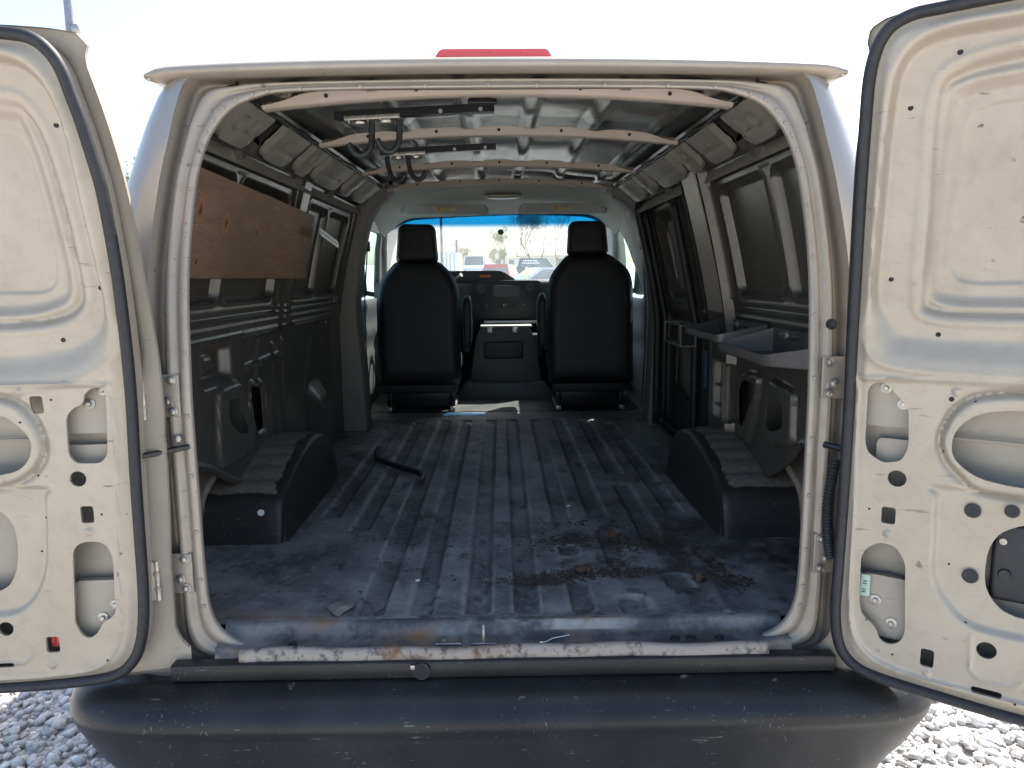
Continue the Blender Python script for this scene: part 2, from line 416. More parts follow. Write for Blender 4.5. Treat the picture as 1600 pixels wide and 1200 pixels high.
# high brake light
bl = MB().prism(fillet([(-.15, 2.043), (.128, 2.043), (.115, 2.066), (-.135, 2.066)], .01), .10, .16, 'Y').build('brake_light', None, van)
m, n, l, b = NM('red_lens'); b.inputs['Base Color'].default_value = (.75, .10, .10, 1); b.inputs['Roughness'].default_value = .25; b.inputs['Transmission Weight'].default_value = .15
wv = n.new('ShaderNodeTexWave'); wv.inputs['Scale'].default_value = 26; tc = n.new('ShaderNodeTexCoord'); l.new(tc.outputs['Object'], wv.inputs['Vector']); bump(n, l, b, wv.outputs[0], .3, .004)
M_red = m; bl.data.materials.append(m)
MB().prism(fillet([(-.16, 2.036), (.138, 2.036), (.132, 2.045), (-.152, 2.045)], .004), .098, .17, 'Y').build('lamp_base', M_frame, bl)

# rear aperture: lofted from the inner pinch flange to the outer edge of the jamb
def ring_pos(i, t, y):
    (ax, az), (bx, bz) = RA[i], RB[i]; x, z = ax + (bx - ax) * t, az + (bz - az) * t
    return Vector((x, float(lean(z)) + y, z))
def rear_frame():
    prof = [(0.01, .016), (0, .006), (.03, .001), (.20, .0), (.25, .005), (.33, .011), (.40, .007), (.46, .001), (.58, .0), (.64, .010), (.70, .032), (.76, .044), (.92, .044), (.955, .034), (.98, -.012), (1.0, -.021)]
    V = []; F = []; k = len(prof); n = len(RA)
    for i in range(n):
        for t, y in prof: V.append(ring_pos(i, t, y))
    for i in range(n):
        j = (i + 1) % n
        for a in range(k - 1): F.append((i * k + a, i * k + a + 1, j * k + a + 1, j * k + a))
    fr = mesh('rear_frame', V, F, M_frame, van)
    mb = MB()
    for i in range(0, n, 4):
        p = ring_pos(i, .115, .0)
        if p.z < .72: continue
        mb.lathe([(.0055, -.001), (.005, .002), (.003, .0036), (.0005, .004)], 8, basis_M(p, (0, -1, 0)))
    o = mb.build('weld_bumps', M_frame, fr); o['kind'] = 'stuff'
    return fr
frame = rear_frame()

# sill: floor edge, trough with strikers, worn outer lip
def sill():
    prof = [(.075, .684), (.060, .683), (.052, .676), (.046, .664), (.030, .657), (-.002, .655), (-.020, .656), (-.030, .664), (-.040, .666), (-.048, .660), (-.052, .640), (-.053, .600), (-.045, .585)]
    m, n, l, b = NM('sill_paint')
    tc = n.new('ShaderNodeTexCoord'); sp = n.new('ShaderNodeSeparateXYZ'); l.new(tc.outputs['Object'], sp.inputs[0])
    t1 = noise(n, l, 7, 8, .7); t2 = noise(n, l, 45, 4, .7); t3 = noise(n, l, 3, 3)
    # dark coating on the trough, beige paint bared on the lip
    wob = math_n(n, l, 'MULTIPLY_ADD', math_n(n, l, 'SUBTRACT', t1.outputs[0], .5), .05)
    yy = math_n(n, l, 'ADD', sp.outputs[1], math_n(n, l, 'MULTIPLY', math_n(n, l, 'SUBTRACT', t1.outputs[0], .5), .05))
    fm = n.new('ShaderNodeMapRange'); l.new(yy, fm.inputs[0]); fm.inputs[1].default_value = -.034; fm.inputs[2].default_value = -.026
    coat = mix(n, l, ramp(n, l, t1.outputs[0], .42, .62).outputs[0], (.075, .074, .071), (.25, .24, .225))
    beige = mix(n, l, ramp(n, l, math_n(n, l, 'ADD', math_n(n, l, 'MULTIPLY', t2.outputs[0], .6), math_n(n, l, 'MULTIPLY', t1.outputs[0], .4)), .50, .60).outputs[0], (.34, .29, .235), (.06, .052, .048))
    c = mix(n, l, fm.outputs[0], beige, coat)
    e1 = n.new('ShaderNodeMapRange'); e1.interpolation_type = 'SMOOTHSTEP'; l.new(sp.outputs[1], e1.inputs[0]); e1.inputs[1].default_value = .040; e1.inputs[2].default_value = .047
    ax_ = math_n(n, l, 'ABSOLUTE', math_n(n, l, 'SUBTRACT', sp.outputs[0], .09)); ex = n.new('ShaderNodeMapRange'); ex.interpolation_type = 'SMOOTHSTEP'; l.new(ax_, ex.inputs[0]); ex.inputs[1].default_value = .24; ex.inputs[2].default_value = .16
    e2 = n.new('ShaderNodeMapRange'); e2.interpolation_type = 'SMOOTHSTEP'; l.new(sp.outputs[1], e2.inputs[0]); e2.inputs[1].default_value = .066; e2.inputs[2].default_value = .058
    c = mix(n, l, math_n(n, l, 'MULTIPLY', math_n(n, l, 'MULTIPLY', e1.outputs[0], math_n(n, l, 'MULTIPLY', e2.outputs[0], ex.outputs[0])), ramp(n, l, noise(n, l, 4, 6, .7).outputs[0], .44, .56).outputs[0]), c, (.40, .37, .33))
    rm = math_n(n, l, 'MULTIPLY', ramp(n, l, t3.outputs[0], .50, .60).outputs[0], ramp(n, l, t1.outputs[0], .45, .6).outputs[0])
    c = mix(n, l, rm, c, (.24, .12, .04))
    l.new(c, b.inputs['Base Color']); b.inputs['Roughness'].default_value = .5; b.inputs['Metallic'].default_value = .1
    bump(n, l, b, t2.outputs[0], .25, .003)
    V = []; F = []; xs = np.concatenate([[-.70, -.67, -.637], np.linspace(-.634, .634, 120), [.637, .67, .70]]); k = len(prof)
    for x in xs:
        e = .35 * float(sst(.60, .715, np.array(abs(x))))
        wv = .004 * math.sin(x * 9) + .0035 * math.sin(x * 23 + 1)
        for q, (y, z) in enumerate(prof):
            dz = .02 * e if z > .64 else 0
            if abs(x) > .635 and q >= 7: V.append((x, -.022 - .002 * (q - 7), .650 - .004 * (q - 7))); continue
            V.append((x, y + (wv * .4 if 6 <= q <= 10 else 0), z + dz + (wv * .45 if 6 <= q <= 10 else 0)))
    for i in range(len(xs) - 1):
        for a in range(k - 1): F.append((i * k + a, i * k + a + 1, (i + 1) * k + a + 1, (i + 1) * k + a))
    o = mesh('door_sill', V, F, m, van)
    # striker loop and plates on the sill
    st = MB().tube([(-.052, .012, .656), (-.052, .010, .690), (-.052, .000, .697), (-.052, -.008, .690), (-.052, -.010, .656)], .0035, 8)
    st.box(-.085, -.02, -.016, .020, .6555, .660, .0015).build('door_striker', M_steel, o)
    MB().box(-.17, -.105, -.015, .022, .6553, .6605, .002).tube([(-.15, .004, .66), (-.15, .004, .666)], .008, 6).build('striker_plate', M_steel, o)
    for x in (-.52, .42, .46, .53): MB().lathe([(.012, .655), (.011, .660), (.004, .661), (.003, .6585)], 10, Matrix.Translation((x, .0, 0))).build('drain_plug', M_black_plastic, o)
    return o
sill_o = sill()

# rear bumper: step pad roll and main moulding
def bumper():
    root = empty('rear_bumper', van)
    m, n, l, b = NM('bumper_plastic')
    t = noise(n, l, 5, 6, .6); t2 = noise(n, l, 60, 3, .6, mscale=(.35, .35, 2.5)); t3 = noise(n, l, 14, 5, .7)
    c = mix(n, l, ramp(n, l, t.outputs[0], .35, .75).outputs[0], (.014, .014, .0145), (.032, .031, .030))
    sm = math_n(n, l, 'MULTIPLY', ramp(n, l, t2.outputs[0], .645, .69).outputs[0], ramp(n, l, t3.outputs[0], .5, .6).outputs[0])
    c = mix(n, l, math_n(n, l, 'MULTIPLY', sm, .6), c, (.26, .245, .23))
    sp2 = math_n(n, l, 'MULTIPLY', ramp(n, l, noise(n, l, 170, 2, .5, mscale=(1, 1, .45)).outputs[0], .66, .70).outputs[0], ramp(n, l, noise(n, l, 6, 4, .6).outputs[0], .50, .62).outputs[0])
    c = mix(n, l, math_n(n, l, 'MULTIPLY', sp2, .4), c, (.24, .225, .215))
    l.new(c, b.inputs['Base Color']); b.inputs['Roughness'].default_value = .38; b.inputs['Specular IOR Level'].default_value = .32; bump(n, l, b, noise(n, l, 700, 2).outputs[0], .12, .001)
    # main moulding: section swept along x with ends wrapping forward
    sec = [(.06, .585), (-.03, .592), (-.055, .596), (-.085, .594), (-.120, .584), (-.146, .566), (-.158, .546), (-.1615, .530), (-.160, .520), (-.156, .513), (-.154, .500), (-.153, .42), (-.147, .32), (-.128, .265), (-.06, .245)]
    path = [(-1.03, .55), (-1.03, .20), (-1.028, .10), (-1.015, .03), (-.985, -.02), (-.93, -.045), (-.86, -.055), (-.72, -.06), (-.4, -.064), (0, -.066), (.4, -.064), (.72, -.06), (.86, -.055), (.93, -.045), (.985, -.02), (1.015, .03), (1.028, .10), (1.03, .20), (1.03, .55)]
    path = [(x * .955, y) for x, y in path]; P = spline(path, 6, False); V = []; F = []; k = len(sec)
    for i, (x, y) in enumerate(P):
        a = np.array(P[min(i + 1, len(P) - 1)]) - np.array(P[max(i - 1, 0)]); a = a / np.linalg.norm(a); nx, ny = a[1], -a[0]
        for sy, z in sec:
            dd = -sy - .06; taper = 0.85 * max(0, (.47 - z)) * min(1, max(0, (abs(x) - .80) / .16))
            if dd < -.05: dd = -.05 if abs(x) > .9 else dd
            V.append((x + nx * (dd - taper) * (1 if abs(nx) > 0 else 0) + (0), y + ny * (dd - taper), z))
    for i in range(len(P) - 1):
        for j in range(k - 1): F.append((i * k + j, i * k + j + 1, (i + 1) * k + j + 1, (i + 1) * k + j))
    mesh('bumper_cover', V, F, m, root)
    # step roll between sill and cover, with a hole for the licence lamp
    def mp(x, v, d):
        a = v; return np.column_stack([x, -.052 - .013 * np.clip(np.sin(a), 0, 1) ** .4, .618 + .027 * np.cos(a)])
    hole = sd_circ(-.2, 1.55 * 1, .0)
    def keep(x, a): return np.hypot((x + .198), (a - 1.15) * .024) - .0175
    MB().box(-.792, .792, -.064, -.03, .5985, .640, .004).build('step_pad', m, root)
    MB().tube([(-.198, -.060, .620), (-.198, -.0715, .620)], [.022, .0205], 20).build('lamp_socket', m, root)
    MB().tube([(-.198, -.070, .620), (-.198, -.0725, .620)], .0155, 20).build('socket_hole', M_dark, root)
    MB().box(-.224, -.213, -.074, -.070, .626, .637, .001).build('clip', M_steel, root)
bumper()

# ------------------------------------------------------------------ floor
def floor_mat():
    m, n, l, b = NM('worn_floor')
    tc = n.new('ShaderNodeTexCoord'); sp = n.new('ShaderNodeSeparateXYZ'); l.new(tc.outputs['Object'], sp.inputs[0])
    t1 = noise(n, l, 2.6, 8, .65); t2 = noise(n, l, 11, 8, .7); t3 = noise(n, l, 70, 4, .7); t4 = noise(n, l, 1.7, 4, .6, mscale=(1.6, .5, 1)); t5 = noise(n, l, 22, 5, .75)
    c = mix(n, l, ramp(n, l, t1.outputs[0], .40, .60).outputs[0], (.085, .083, .079), (.29, .278, .26))
    # scuffed paler film
    sc1 = math_n(n, l, 'MULTIPLY', ramp(n, l, t2.outputs[0], .46, .70).outputs[0], ramp(n, l, t4.outputs[0], .40, .62).outputs[0])
    c = mix(n, l, math_n(n, l, 'MULTIPLY', sc1, .75), c, (.42, .395, .365))
    # bare white patches
    c = mix(n, l, math_n(n, l, 'MULTIPLY', ramp(n, l, t5.outputs[0], .66, .72).outputs[0], ramp(n, l, t1.outputs[0], .5, .6).outputs[0]), c, (.46, .44, .42))
    wa = n.new('ShaderNodeAttribute'); wa.attribute_name = 'wear_shade'
    c = mix(n, l, math_n(n, l, 'MULTIPLY', math_n(n, l, 'MAXIMUM', math_n(n, l, 'MULTIPLY', wa.outputs['Fac'], -1.0), 0.0), ramp(n, l, noise(n, l, 3.5, 6, .7, mscale=(1, .6, 1)).outputs[0], .36, .62).outputs[0]), c, (.045, .042, .038))  # channels darkened so the ribs read: grime plus shade put into the colour
    c = mix(n, l, math_n(n, l, 'MULTIPLY', math_n(n, l, 'MAXIMUM', wa.outputs['Fac'], 0.0), ramp(n, l, noise(n, l, 5, 7, .75).outputs[0], .40, .62).outputs[0]), c, (.40, .37, .34))
    c = mix(n, l, math_n(n, l, 'MULTIPLY', ramp(n, l, noise(n, l, 48, 6, .75).outputs[0], .50, .68).outputs[0], .45), c, (.38, .36, .34))
    # black scrapes
    c = mix(n, l, math_n(n, l, 'MULTIPLY', ramp(n, l, noise(n, l, 13, 6, .7, mscale=(1, .55, 1)).outputs[0], .56, .66).outputs[0], .8), c, (.022, .020, .020))
    # brown soil, mostly over the right rear
    gx = n.new('ShaderNodeMapRange'); gx.interpolation_type = 'SMOOTHSTEP'; l.new(sp.outputs[0], gx.inputs[0]); gx.inputs[1].default_value = -.05; gx.inputs[2].default_value = .25
    gy = n.new('ShaderNodeMapRange'); gy.interpolation_type = 'SMOOTHSTEP'; l.new(sp.outputs[1], gy.inputs[0]); gy.inputs[1].default_value = 1.5; gy.inputs[2].default_value = .7
    gy2 = n.new('ShaderNodeMapRange'); gy2.interpolation_type = 'SMOOTHSTEP'; l.new(sp.outputs[1], gy2.inputs[0]); gy2.inputs[1].default_value = .12; gy2.inputs[2].default_value = .4
    sm = math_n(n, l, 'MULTIPLY', math_n(n, l, 'MULTIPLY', gx.outputs[0], gy.outputs[0]), gy2.outputs[0])
    so_ = math_n(n, l, 'MULTIPLY', sm, ramp(n, l, noise(n, l, 6, 8, .72).outputs[0], .46, .60).outputs[0])
    c = mix(n, l, math_n(n, l, 'MULTIPLY', so_, .9), c, (.042, .033, .025))
    # rust bloom near the left rear corner
    rx = n.new('ShaderNodeMapRange'); l.new(sp.outputs[0], rx.inputs[0]); rx.inputs[1].default_value = -.38; rx.inputs[2].default_value = -.60
    ry = n.new('ShaderNodeMapRange'); l.new(sp.outputs[1], ry.inputs[0]); ry.inputs[1].default_value = .16; ry.inputs[2].default_value = .06
    ru = math_n(n, l, 'MULTIPLY', math_n(n, l, 'MULTIPLY', rx.outputs[0], ry.outputs[0]), ramp(n, l, t2.outputs[0], .4, .6).outputs[0])
    c = mix(n, l, ru, c, (.24, .13, .05))
    l.new(c, b.inputs['Base Color'])
    rr = n.new('ShaderNodeMapRange'); rr.inputs[3].default_value = .42; rr.inputs[4].default_value = .80; l.new(t2.outputs[0], rr.inputs[0]); l.new(rr.outputs[0], b.inputs['Roughness'])
    h = math_n(n, l, 'ADD', t2.outputs[0], math_n(n, l, 'MULTIPLY', t3.outputs[0], .4)); bump(n, l, b, h, .35, .006)
    return m
M_floor = floor_mat()
def floor_pan():
    ribs = [(-.66, -.60, .9, 2.6), (-.53, -.465, .75, 2.7), (-.38, -.314, .10, 2.75), (-.248, -.19, .10, 2.75), (-.104, -.038, .10, 2.75), (.027, .09, .10, 2.75),
            (.176, .234, .10, .30), (.176, .234, .50, .58), (.176, .234, .75, 2.75), (.307, .385, .10, .20), (.315, .385, .40, .74), (.307, .375, .85, 2.75), (.46, .53, .24, .34), (.46, .53, .60, 1.3), (.46, .53, 1.45, 2.7), (.60, .66, .9, 2.6)]
    fs = [sd_box(a, b_, c, d, .018) for a, b_, c, d in ribs]
    def dep(x, y):
        d = np.zeros_like(x)
        for f in fs: d -= .012 * sst(.004, -.006, f(x, y))
        d += .010 * gau(x - .585 - .03 * (y - .3), .014) * (y < .55) + .004 * gau(y - .085, .008)
        d += .0012 * np.sin(x * 31 + y * 7) * np.sin(y * 19) 
        return d
    def wear_shade(x, y):
        w_ = np.zeros_like(x)
        for f in fs:
            q = f(x, y); w_ = np.where(q < .0, -.55 - .45 * gau(q + .004, .005), np.maximum(w_, gau(q - .006, .006)) * (w_ >= 0) + w_ * (w_ < 0))
        return w_
    def mp(x, y, d): return np.column_stack([x, y, FZ + d])
    stamp('floor_pan', -.98, .98, .066, 3.0, .0085, dep, None, mp, M_floor, van, 0, wear_shade)
    MB().box(-.98, .98, .066, 4.4, .60, .66).build('underfloor', M_dark, van)
floor_pan()
# ------------------------------------------------------------------ rear doors
def mir(P, uc): return P + [(2 * uc - u, v) for u, v in P[::-1]]
DOOR_L = dict(O=(-.80, -.095), ang=4, side=-1,
    seal=[(.141, 2.007), (.094, 1.999), (.066, 1.977), (.049, 1.945), (.039, 1.90), (.029, 1.852), (.020, 1.79), (.012, 1.73), (.009, 1.65), (.008, 1.55), (.010, 1.45), (.013, 1.35), (.017, 1.25), (.021, 1.12), (.023, 1.0), (.025, .86), (.030, .775), (.041, .714), (.062, .668), (.105, .636), (.20, .624), (.354, .620), (.66, .622), (.715, .64), (.735, .70), (.74, .9), (.74, 1.4), (.74, 1.85), (.725, 1.97), (.68, 2.012), (.5, 2.022), (.3, 2.018)],
    A=[(.30, 1.972), (.151, 1.962), (.099, 1.935), (.074, 1.885), (.063, 1.816), (.057, 1.70), (.049, 1.58), (.044, 1.487), (.054, 1.425), (.105, 1.377), (.195, 1.355), (.30, 1.35), (.58, 1.35), (.66, 1.38), (.69, 1.45), (.69, 1.85), (.67, 1.93), (.60, 1.972)],
    B=[(.28, 1.905), (.166, 1.895), (.134, 1.875), (.111, 1.815), (.094, 1.682), (.087, 1.541), (.096, 1.487), (.145, 1.455), (.257, 1.442), (.56, 1.442), (.63, 1.46), (.65, 1.52), (.65, 1.82), (.63, 1.88), (.56, 1.905)],
    C=[(.28, 1.886), (.17, 1.878), (.150, 1.858), (.134, 1.792), (.121, 1.67), (.114, 1.554), (.125, 1.505), (.165, 1.482), (.252, 1.469), (.56, 1.469), (.61, 1.49), (.625, 1.54), (.625, 1.80), (.605, 1.86), (.55, 1.886)],
    mid=[(.26, 1.838), (.19, 1.834), (.168, 1.815), (.159, 1.77), (.151, 1.68), (.148, 1.575), (.160, 1.533), (.19, 1.518), (.25, 1.517), (.54, 1.517), (.575, 1.54), (.585, 1.58), (.585, 1.78), (.565, 1.82), (.53, 1.838)],
    low=[(.37, 1.321), (.081, 1.319), (.058, 1.306), (.052, 1.263), (.062, 1.0), (.072, .804), (.094, .712), (.141, .660), (.226, .646), (.37, .644), (.62, .65), (.68, .70), (.70, .80), (.70, 1.25), (.68, 1.31), (.62, 1.321)],
    cut1=[(.111, 1.297), (.093, 1.312), (.073, 1.312), (.065, 1.299), (.074, 1.16), (.090, 1.142), (.142, 1.143), (.156, 1.162), (.154, 1.248), (.138, 1.267), (.119, 1.274), (.112, 1.285)],
    cut2=[(.168, .942), (.154, .959), (.124, .964), (.096, .957), (.082, .926), (.087, .792), (.100, .778), (.117, .770), (.130, .745), (.148, .732), (.164, .739), (.178, .769)],
    e1=[(.345, 1.265), (.288, 1.258), (.257, 1.239), (.229, 1.203), (.230, 1.170), (.245, 1.145), (.275, 1.128), (.345, 1.120)], e1g=[(.34, 1.297), (.283, 1.290), (.246, 1.274), (.218, 1.231), (.208, 1.181), (.218, 1.148), (.249, 1.117), (.291, 1.101), (.34, 1.096)],
    e2=[(.36, 1.048), (.330, 1.043), (.305, 1.022), (.291, .985), (.294, .915), (.312, .870), (.335, .852), (.36, .848)], e2g=[(.23, 1.09), (.217, 1.065), (.224, .96), (.232, .90), (.256, .843), (.294, .807), (.345, .798)],
    uc=.385, circ=[(.141, 1.108, .0175), (.328, .765, .0165)], sq=[(.115, .143, 1.006, 1.045), (.216, .245, .703, .741), (.198, .225, 1.257, 1.296)],
    slot=[(.317, .40, .673, .684)], scr=[(.085, 1.849), (.052, 1.527), (.147, 1.416), (.24, 1.95), (.60, 1.95), (.66, 1.53)], dots=[(.180, 1.287), (.098, 1.025), (.224, 1.118), (.24, .94), (.112, .68), (.245, 1.24), (.22, 1.02)],
    bumps=[(.243, 1.305), (.128, .985), (.236, .673)], bolts1=[(.083, 1.303), (.114, 1.272)], bolts2=[(.128, .770), (.098, .800)], caps=[],
    skin=[(.031, 2.022), (.019, 1.969), (-.004, 1.857), (-.022, 1.72), (-.028, 1.566), (-.033, 1.458), (-.036, 1.332), (-.030, 1.086), (-.024, .9), (-.020, .721), (-.016, .618), (.70, .604), (.745, .62), (.755, .70), (.755, 1.9), (.74, 2.02), (.70, 2.035), (.3, 2.035)])
DOOR_R = dict(O=(.765, -.085), ang=34.5, side=1,
    seal=[(.275, 2.030), (.158, 2.028), (.096, 2.024), (.055, 2.0), (.032, 1.94), (.024, 1.832), (.018, 1.67), (.014, 1.511), (.011, 1.357), (.010, 1.153), (.009, 1.003), (.007, .85), (.006, .755), (.018, .682), (.048, .642), (.103, .624), (.24, .616), (.381, .612), (.66, .614), (.715, .63), (.735, .70), (.74, .9), (.74, 1.4), (.74, 1.85), (.725, 1.97), (.68, 2.02), (.5, 2.032)],
    A=[(.40, 1.985), (.277, 1.985), (.15, 1.982), (.090, 1.945), (.070, 1.85), (.058, 1.655), (.052, 1.484), (.074, 1.405), (.124, 1.378), (.324, 1.374), (.58, 1.374), (.66, 1.40), (.69, 1.47), (.69, 1.85), (.67, 1.94), (.60, 1.98)],
    B=[(.40, 1.945), (.281, 1.941), (.184, 1.925), (.147, 1.875), (.140, 1.664), (.137, 1.505), (.161, 1.455), (.318, 1.449), (.56, 1.449), (.63, 1.47), (.65, 1.53), (.65, 1.85), (.63, 1.92), (.56, 1.945)],
    C=[(.40, 1.907), (.283, 1.905), (.190, 1.895), (.163, 1.858), (.152, 1.663), (.150, 1.53), (.177, 1.478), (.317, 1.472), (.56, 1.472), (.61, 1.49), (.625, 1.54), (.625, 1.82), (.605, 1.88), (.55, 1.907)],
    mid=[(.40, 1.864), (.287, 1.862), (.228, 1.857), (.203, 1.83), (.196, 1.72), (.185, 1.58), (.196, 1.534), (.229, 1.520), (.313, 1.520), (.54, 1.52), (.575, 1.54), (.585, 1.58), (.585, 1.80), (.565, 1.845), (.53, 1.862)],
    low=[(.37, 1.322), (.045, 1.314), (.029, 1.288), (.033, 1.008), (.037, .785), (.062, .695), (.13, .657), (.264, .651), (.378, .652), (.62, .655), (.68, .70), (.70, .80), (.70, 1.25), (.68, 1.31), (.62, 1.322)],
    cut1=[(.048, 1.288), (.056, 1.303), (.075, 1.309), (.093, 1.297), (.130, 1.252), (.134, 1.168), (.122, 1.137), (.087, 1.128), (.055, 1.147), (.048, 1.172)],
    cut2=[(.054, .906), (.066, .931), (.091, .947), (.123, .943), (.143, .910), (.152, .748), (.143, .722), (.124, .711), (.103, .716), (.092, .747), (.062, .769), (.056, .80)],
    e1=[(.36, 1.270), (.30, 1.266), (.257, 1.254), (.226, 1.227), (.214, 1.192), (.222, 1.155), (.262, 1.124), (.31, 1.114), (.36, 1.111)], e1g=[(.36, 1.298), (.300, 1.295), (.245, 1.283), (.213, 1.253), (.193, 1.195), (.206, 1.150), (.257, 1.097), (.31, 1.092), (.36, 1.091)],
    e2=[(.36, 1.031), (.335, 1.022), (.308, 1.0), (.292, .955), (.294, .885), (.320, .845), (.345, .833), (.36, .831)], e2g=[(.21, 1.09), (.194, 1.064), (.196, .96), (.199, .893), (.228, .834), (.278, .796), (.36, .791)],
    uc=.385, circ=[(.116, 1.097, .0185), (.305, .750, .0185)], sq=[(.090, .118, .992, 1.030), (.185, .211, .681, .722), ], slot=[(.283, .339, .652, .664)],
    scr=[(.182, 1.951), (.103, 1.864), (.081, 1.529), (.174, 1.414), (.207, 1.281), (.60, 1.95), (.66, 1.53)], dots=[(.065, 1.02), (.25, 1.28), (.25, 1.10), (.20, 1.17), (.13, .69), (.264, .80), (.225, .92), (.362, .65)],
    bumps=[(.215, 1.297), (.105, .97), (.200, .665)], bolts1=[(.081, 1.292), (.117, 1.258)], bolts2=[(.086, .800), (.121, .752)], caps=[(.260, 1.047, .0125), (.328, 1.057, .0105), (.265, .904, .0125)],
    skin=[(.041, 2.036), (.025, 1.95), (.005, 1.83), (-.003, 1.67), (-.008, 1.4), (-.008, 1.0), (-.006, .70), (-.004, .598), (.70, .590), (.745, .61), (.755, .70), (.755, 1.9), (.74, 2.02), (.70, 2.04), (.3, 2.045)])
M_skinin = mat_paint('door_cavity_paint', (.38, .335, .27), .15, .45, .35, (.2, .17, .13), .3)
def rear_door(D):
    s = D['side']; a = R(D['ang']); O = np.array([D['O'][0], D['O'][1], 0.0]); ud = np.array([s * math.cos(a), -math.sin(a), 0]); nd = np.array([-s * math.sin(a), -math.cos(a), 0])
    door = empty('rear_door', van)
    def mp(u, v, d): return O + np.outer(u, ud) + np.outer(lean(v) + d, nd) + np.outer(v, [0, 0, 1])
    def pt(u, v, d=0.0): return Vector(mp(np.array([u]), np.array([v]), np.array([d]))[0])
    nv = Vector(nd)
    seal = spline(D['seal'], 5); SE = sdP(seal); A = sdP(spline(D['A'], 4)); B = sdP(spline(D['B'], 4)); C = sdP(spline(D['C'], 4)); Mi = sdP(spline(D['mid'], 4)); Lo = sdP(spline(D['low'], 4))
    uc = D['uc']; E1 = sdP(spline(mir(D['e1'], uc), 3)); E1g = sdP(fillet(mir(D['e1g'], uc), .02)); E2 = sdP(spline(mir(D['e2'], uc), 3))
    E2g = sdP(spline(mir(D['e2g'], uc), 4)); c1 = sdP(fillet(D['cut1'], .012)); c2 = sdP(fillet(D['cut2'], .012))
    holes = [E1, E2, c1, c2] + [sd_circ(*c) for c in D['circ']] + [sd_box(x0, x1, y0, y1, .005) for x0, x1, y0, y1 in D['sq']] + [sd_box(x0, x1, y0, y1, .0052) for x0, x1, y0, y1 in D['slot']]
    holes += [sd_circ(2 * uc - c[0], c[1], c[2]) for c in D['circ'][:1]] + [sdP([(2 * uc - p, q) for p, q in fillet(D['cut1'], .012)]), sdP([(2 * uc - p, q) for p, q in fillet(D['cut2'], .012)])]
    trap = sd_line([(.275, .775), (.278, .700), (.298, .682), (.36, .682), (.40, .74)])
    def keep(u, v):
        k = -(SE(u, v) + .011)
        for h in holes: k = np.minimum(k, h(u, v))
        return k
    def dep(u, v):
        d = np.zeros_like(u)
        wa = .017 + .05 * sst(1.50, 1.38, v)
        sa = A(u, v); d -= .026 * sst(wa * .45, -wa * .55, sa); d += .004 * gau(sa - wa * .6, .010)
        sb = B(u, v); d -= .020 * sst(.003, -.014, sb); d += .003 * gau(sb - .012, .008)
        sc1 = C(u, v); d += .007 * gau(sc1 - .004, .010); d -= .010 * sst(.0, -.024, sc1)
        sm = Mi(u, v); d -= .005 * sst(.002, -.003, sm)
        sl_ = Lo(u, v); d += .005 * gau(sl_, .005) ; d -= .003 * sst(.004, -.004, sl_)
        d -= .012 * sst(.007, -.007, E2g(u, v)) * (v < 1.12)
        g1 = E1g(u, v); d += .010 * sst(.006, -.004, g1); d -= .008 * gau(g1 - .006, .008)
        d += .003 * gau(trap(u, v), .0035)
        for bu, bv in D['bumps']:
            r = np.hypot(u - bu, v - bv); d += .004 * sst(.011, .004, r) - .0015 * gau(r - .011, .002)
        d -= .010 * sst(.024, .0, -(SE(u, v) + .011))
        d += .0010 * np.sin(u * 14 + v * 5) * np.sin(v * 11 + 1)
        return d
    ip = stamp('inner_panel', -.01, .75, .60, 2.05, .0043, dep, keep, mp, M_door, door, .007)
    # outer skin with its hem, set back from the inner panel
    SK = sdP(spline(D['skin'], 4))
    def dsk(u, v): return -.060 - .035 * sst(1.31, 1.40, v) * sst(-.03, -.07, SK(u, v)) + .007 * gau(v - 1.195, .008) + .007 * gau(v - 1.150, .006) - .004 * sst(1.19, 1.16, v) + .006 * gau(v - .885, .05)
    stamp('outer_skin', -.05, .77, .57, 2.06, .02, dsk, lambda u, v: -SK(u, v), mp, M_skinin, door, -.010)
    # returned edge between panel and skin
    V = []; F = []; n = len(seal)
    for u, v in seal:
        for k, (o_, d) in enumerate(((-.0105, -.010), (.004, -.014), (.006, -.030), (.008, -.058))):
            c = np.array(D['seal']).mean(0); e = np.array([u, v]) - c; e = e / np.linalg.norm(e); q = np.array([u, v]) + e * o_; V.append(pt(q[0], q[1], d))
    for i in range(n):
        j = (i + 1) % n
        for k in range(3): F.append((i * 4 + k, i * 4 + k + 1, j * 4 + k + 1, j * 4 + k))
    mesh('edge_return', V, F, M_door, door)
    # black bulb weatherstrip with a flat foot
    MB().tube([pt(u, v, -.010) for u, v in seal], .0125, 10, True).build('weatherstrip', M_rubber, door, True, False)
    # structure seen through the openings: hinge reinforcements, hinge bolts, inner beam
    MB().tube([pt(.20, 1.192, -.04), pt(.60, 1.192, -.04)], .004, 8).build('beam_bead', M_skinin, door)
    for (z0, z1, bl, tall) in ((1.205, 1.33, 'bolts1', 0), (.715, .86, 'bolts2', 0)):
        f = sd_box(.035, .185, z0, z1, .01)
        stamp('hinge_plate', .03, .19, z0 - .01, z1 + .01, .01, lambda u, v: -.030 + 0 * u, lambda u, v: -f(u, v), mp, M_skinin, door, .02)
        for u, v in D[bl]:
            Mx = basis_M(pt(u, v, -.0295), nd)
            MB().lathe([(.0125, 0), (.0125, .002), (.011, .0025)], 20, Mx).lathe([(.0062, .002), (.0062, .0075), (.005, .0085)], 6, Mx).build('hinge_bolt', M_steel, door)
    f2 = sd_box(.075 if s < 0 else .068, .20, 1.125, 1.178, .012)
    stamp('hinge_pocket', .06, .21, 1.11, 1.19, .008, lambda u, v: -.034 + 0 * u, lambda u, v: -f2(u, v), mp, M_skinin, door, .018)
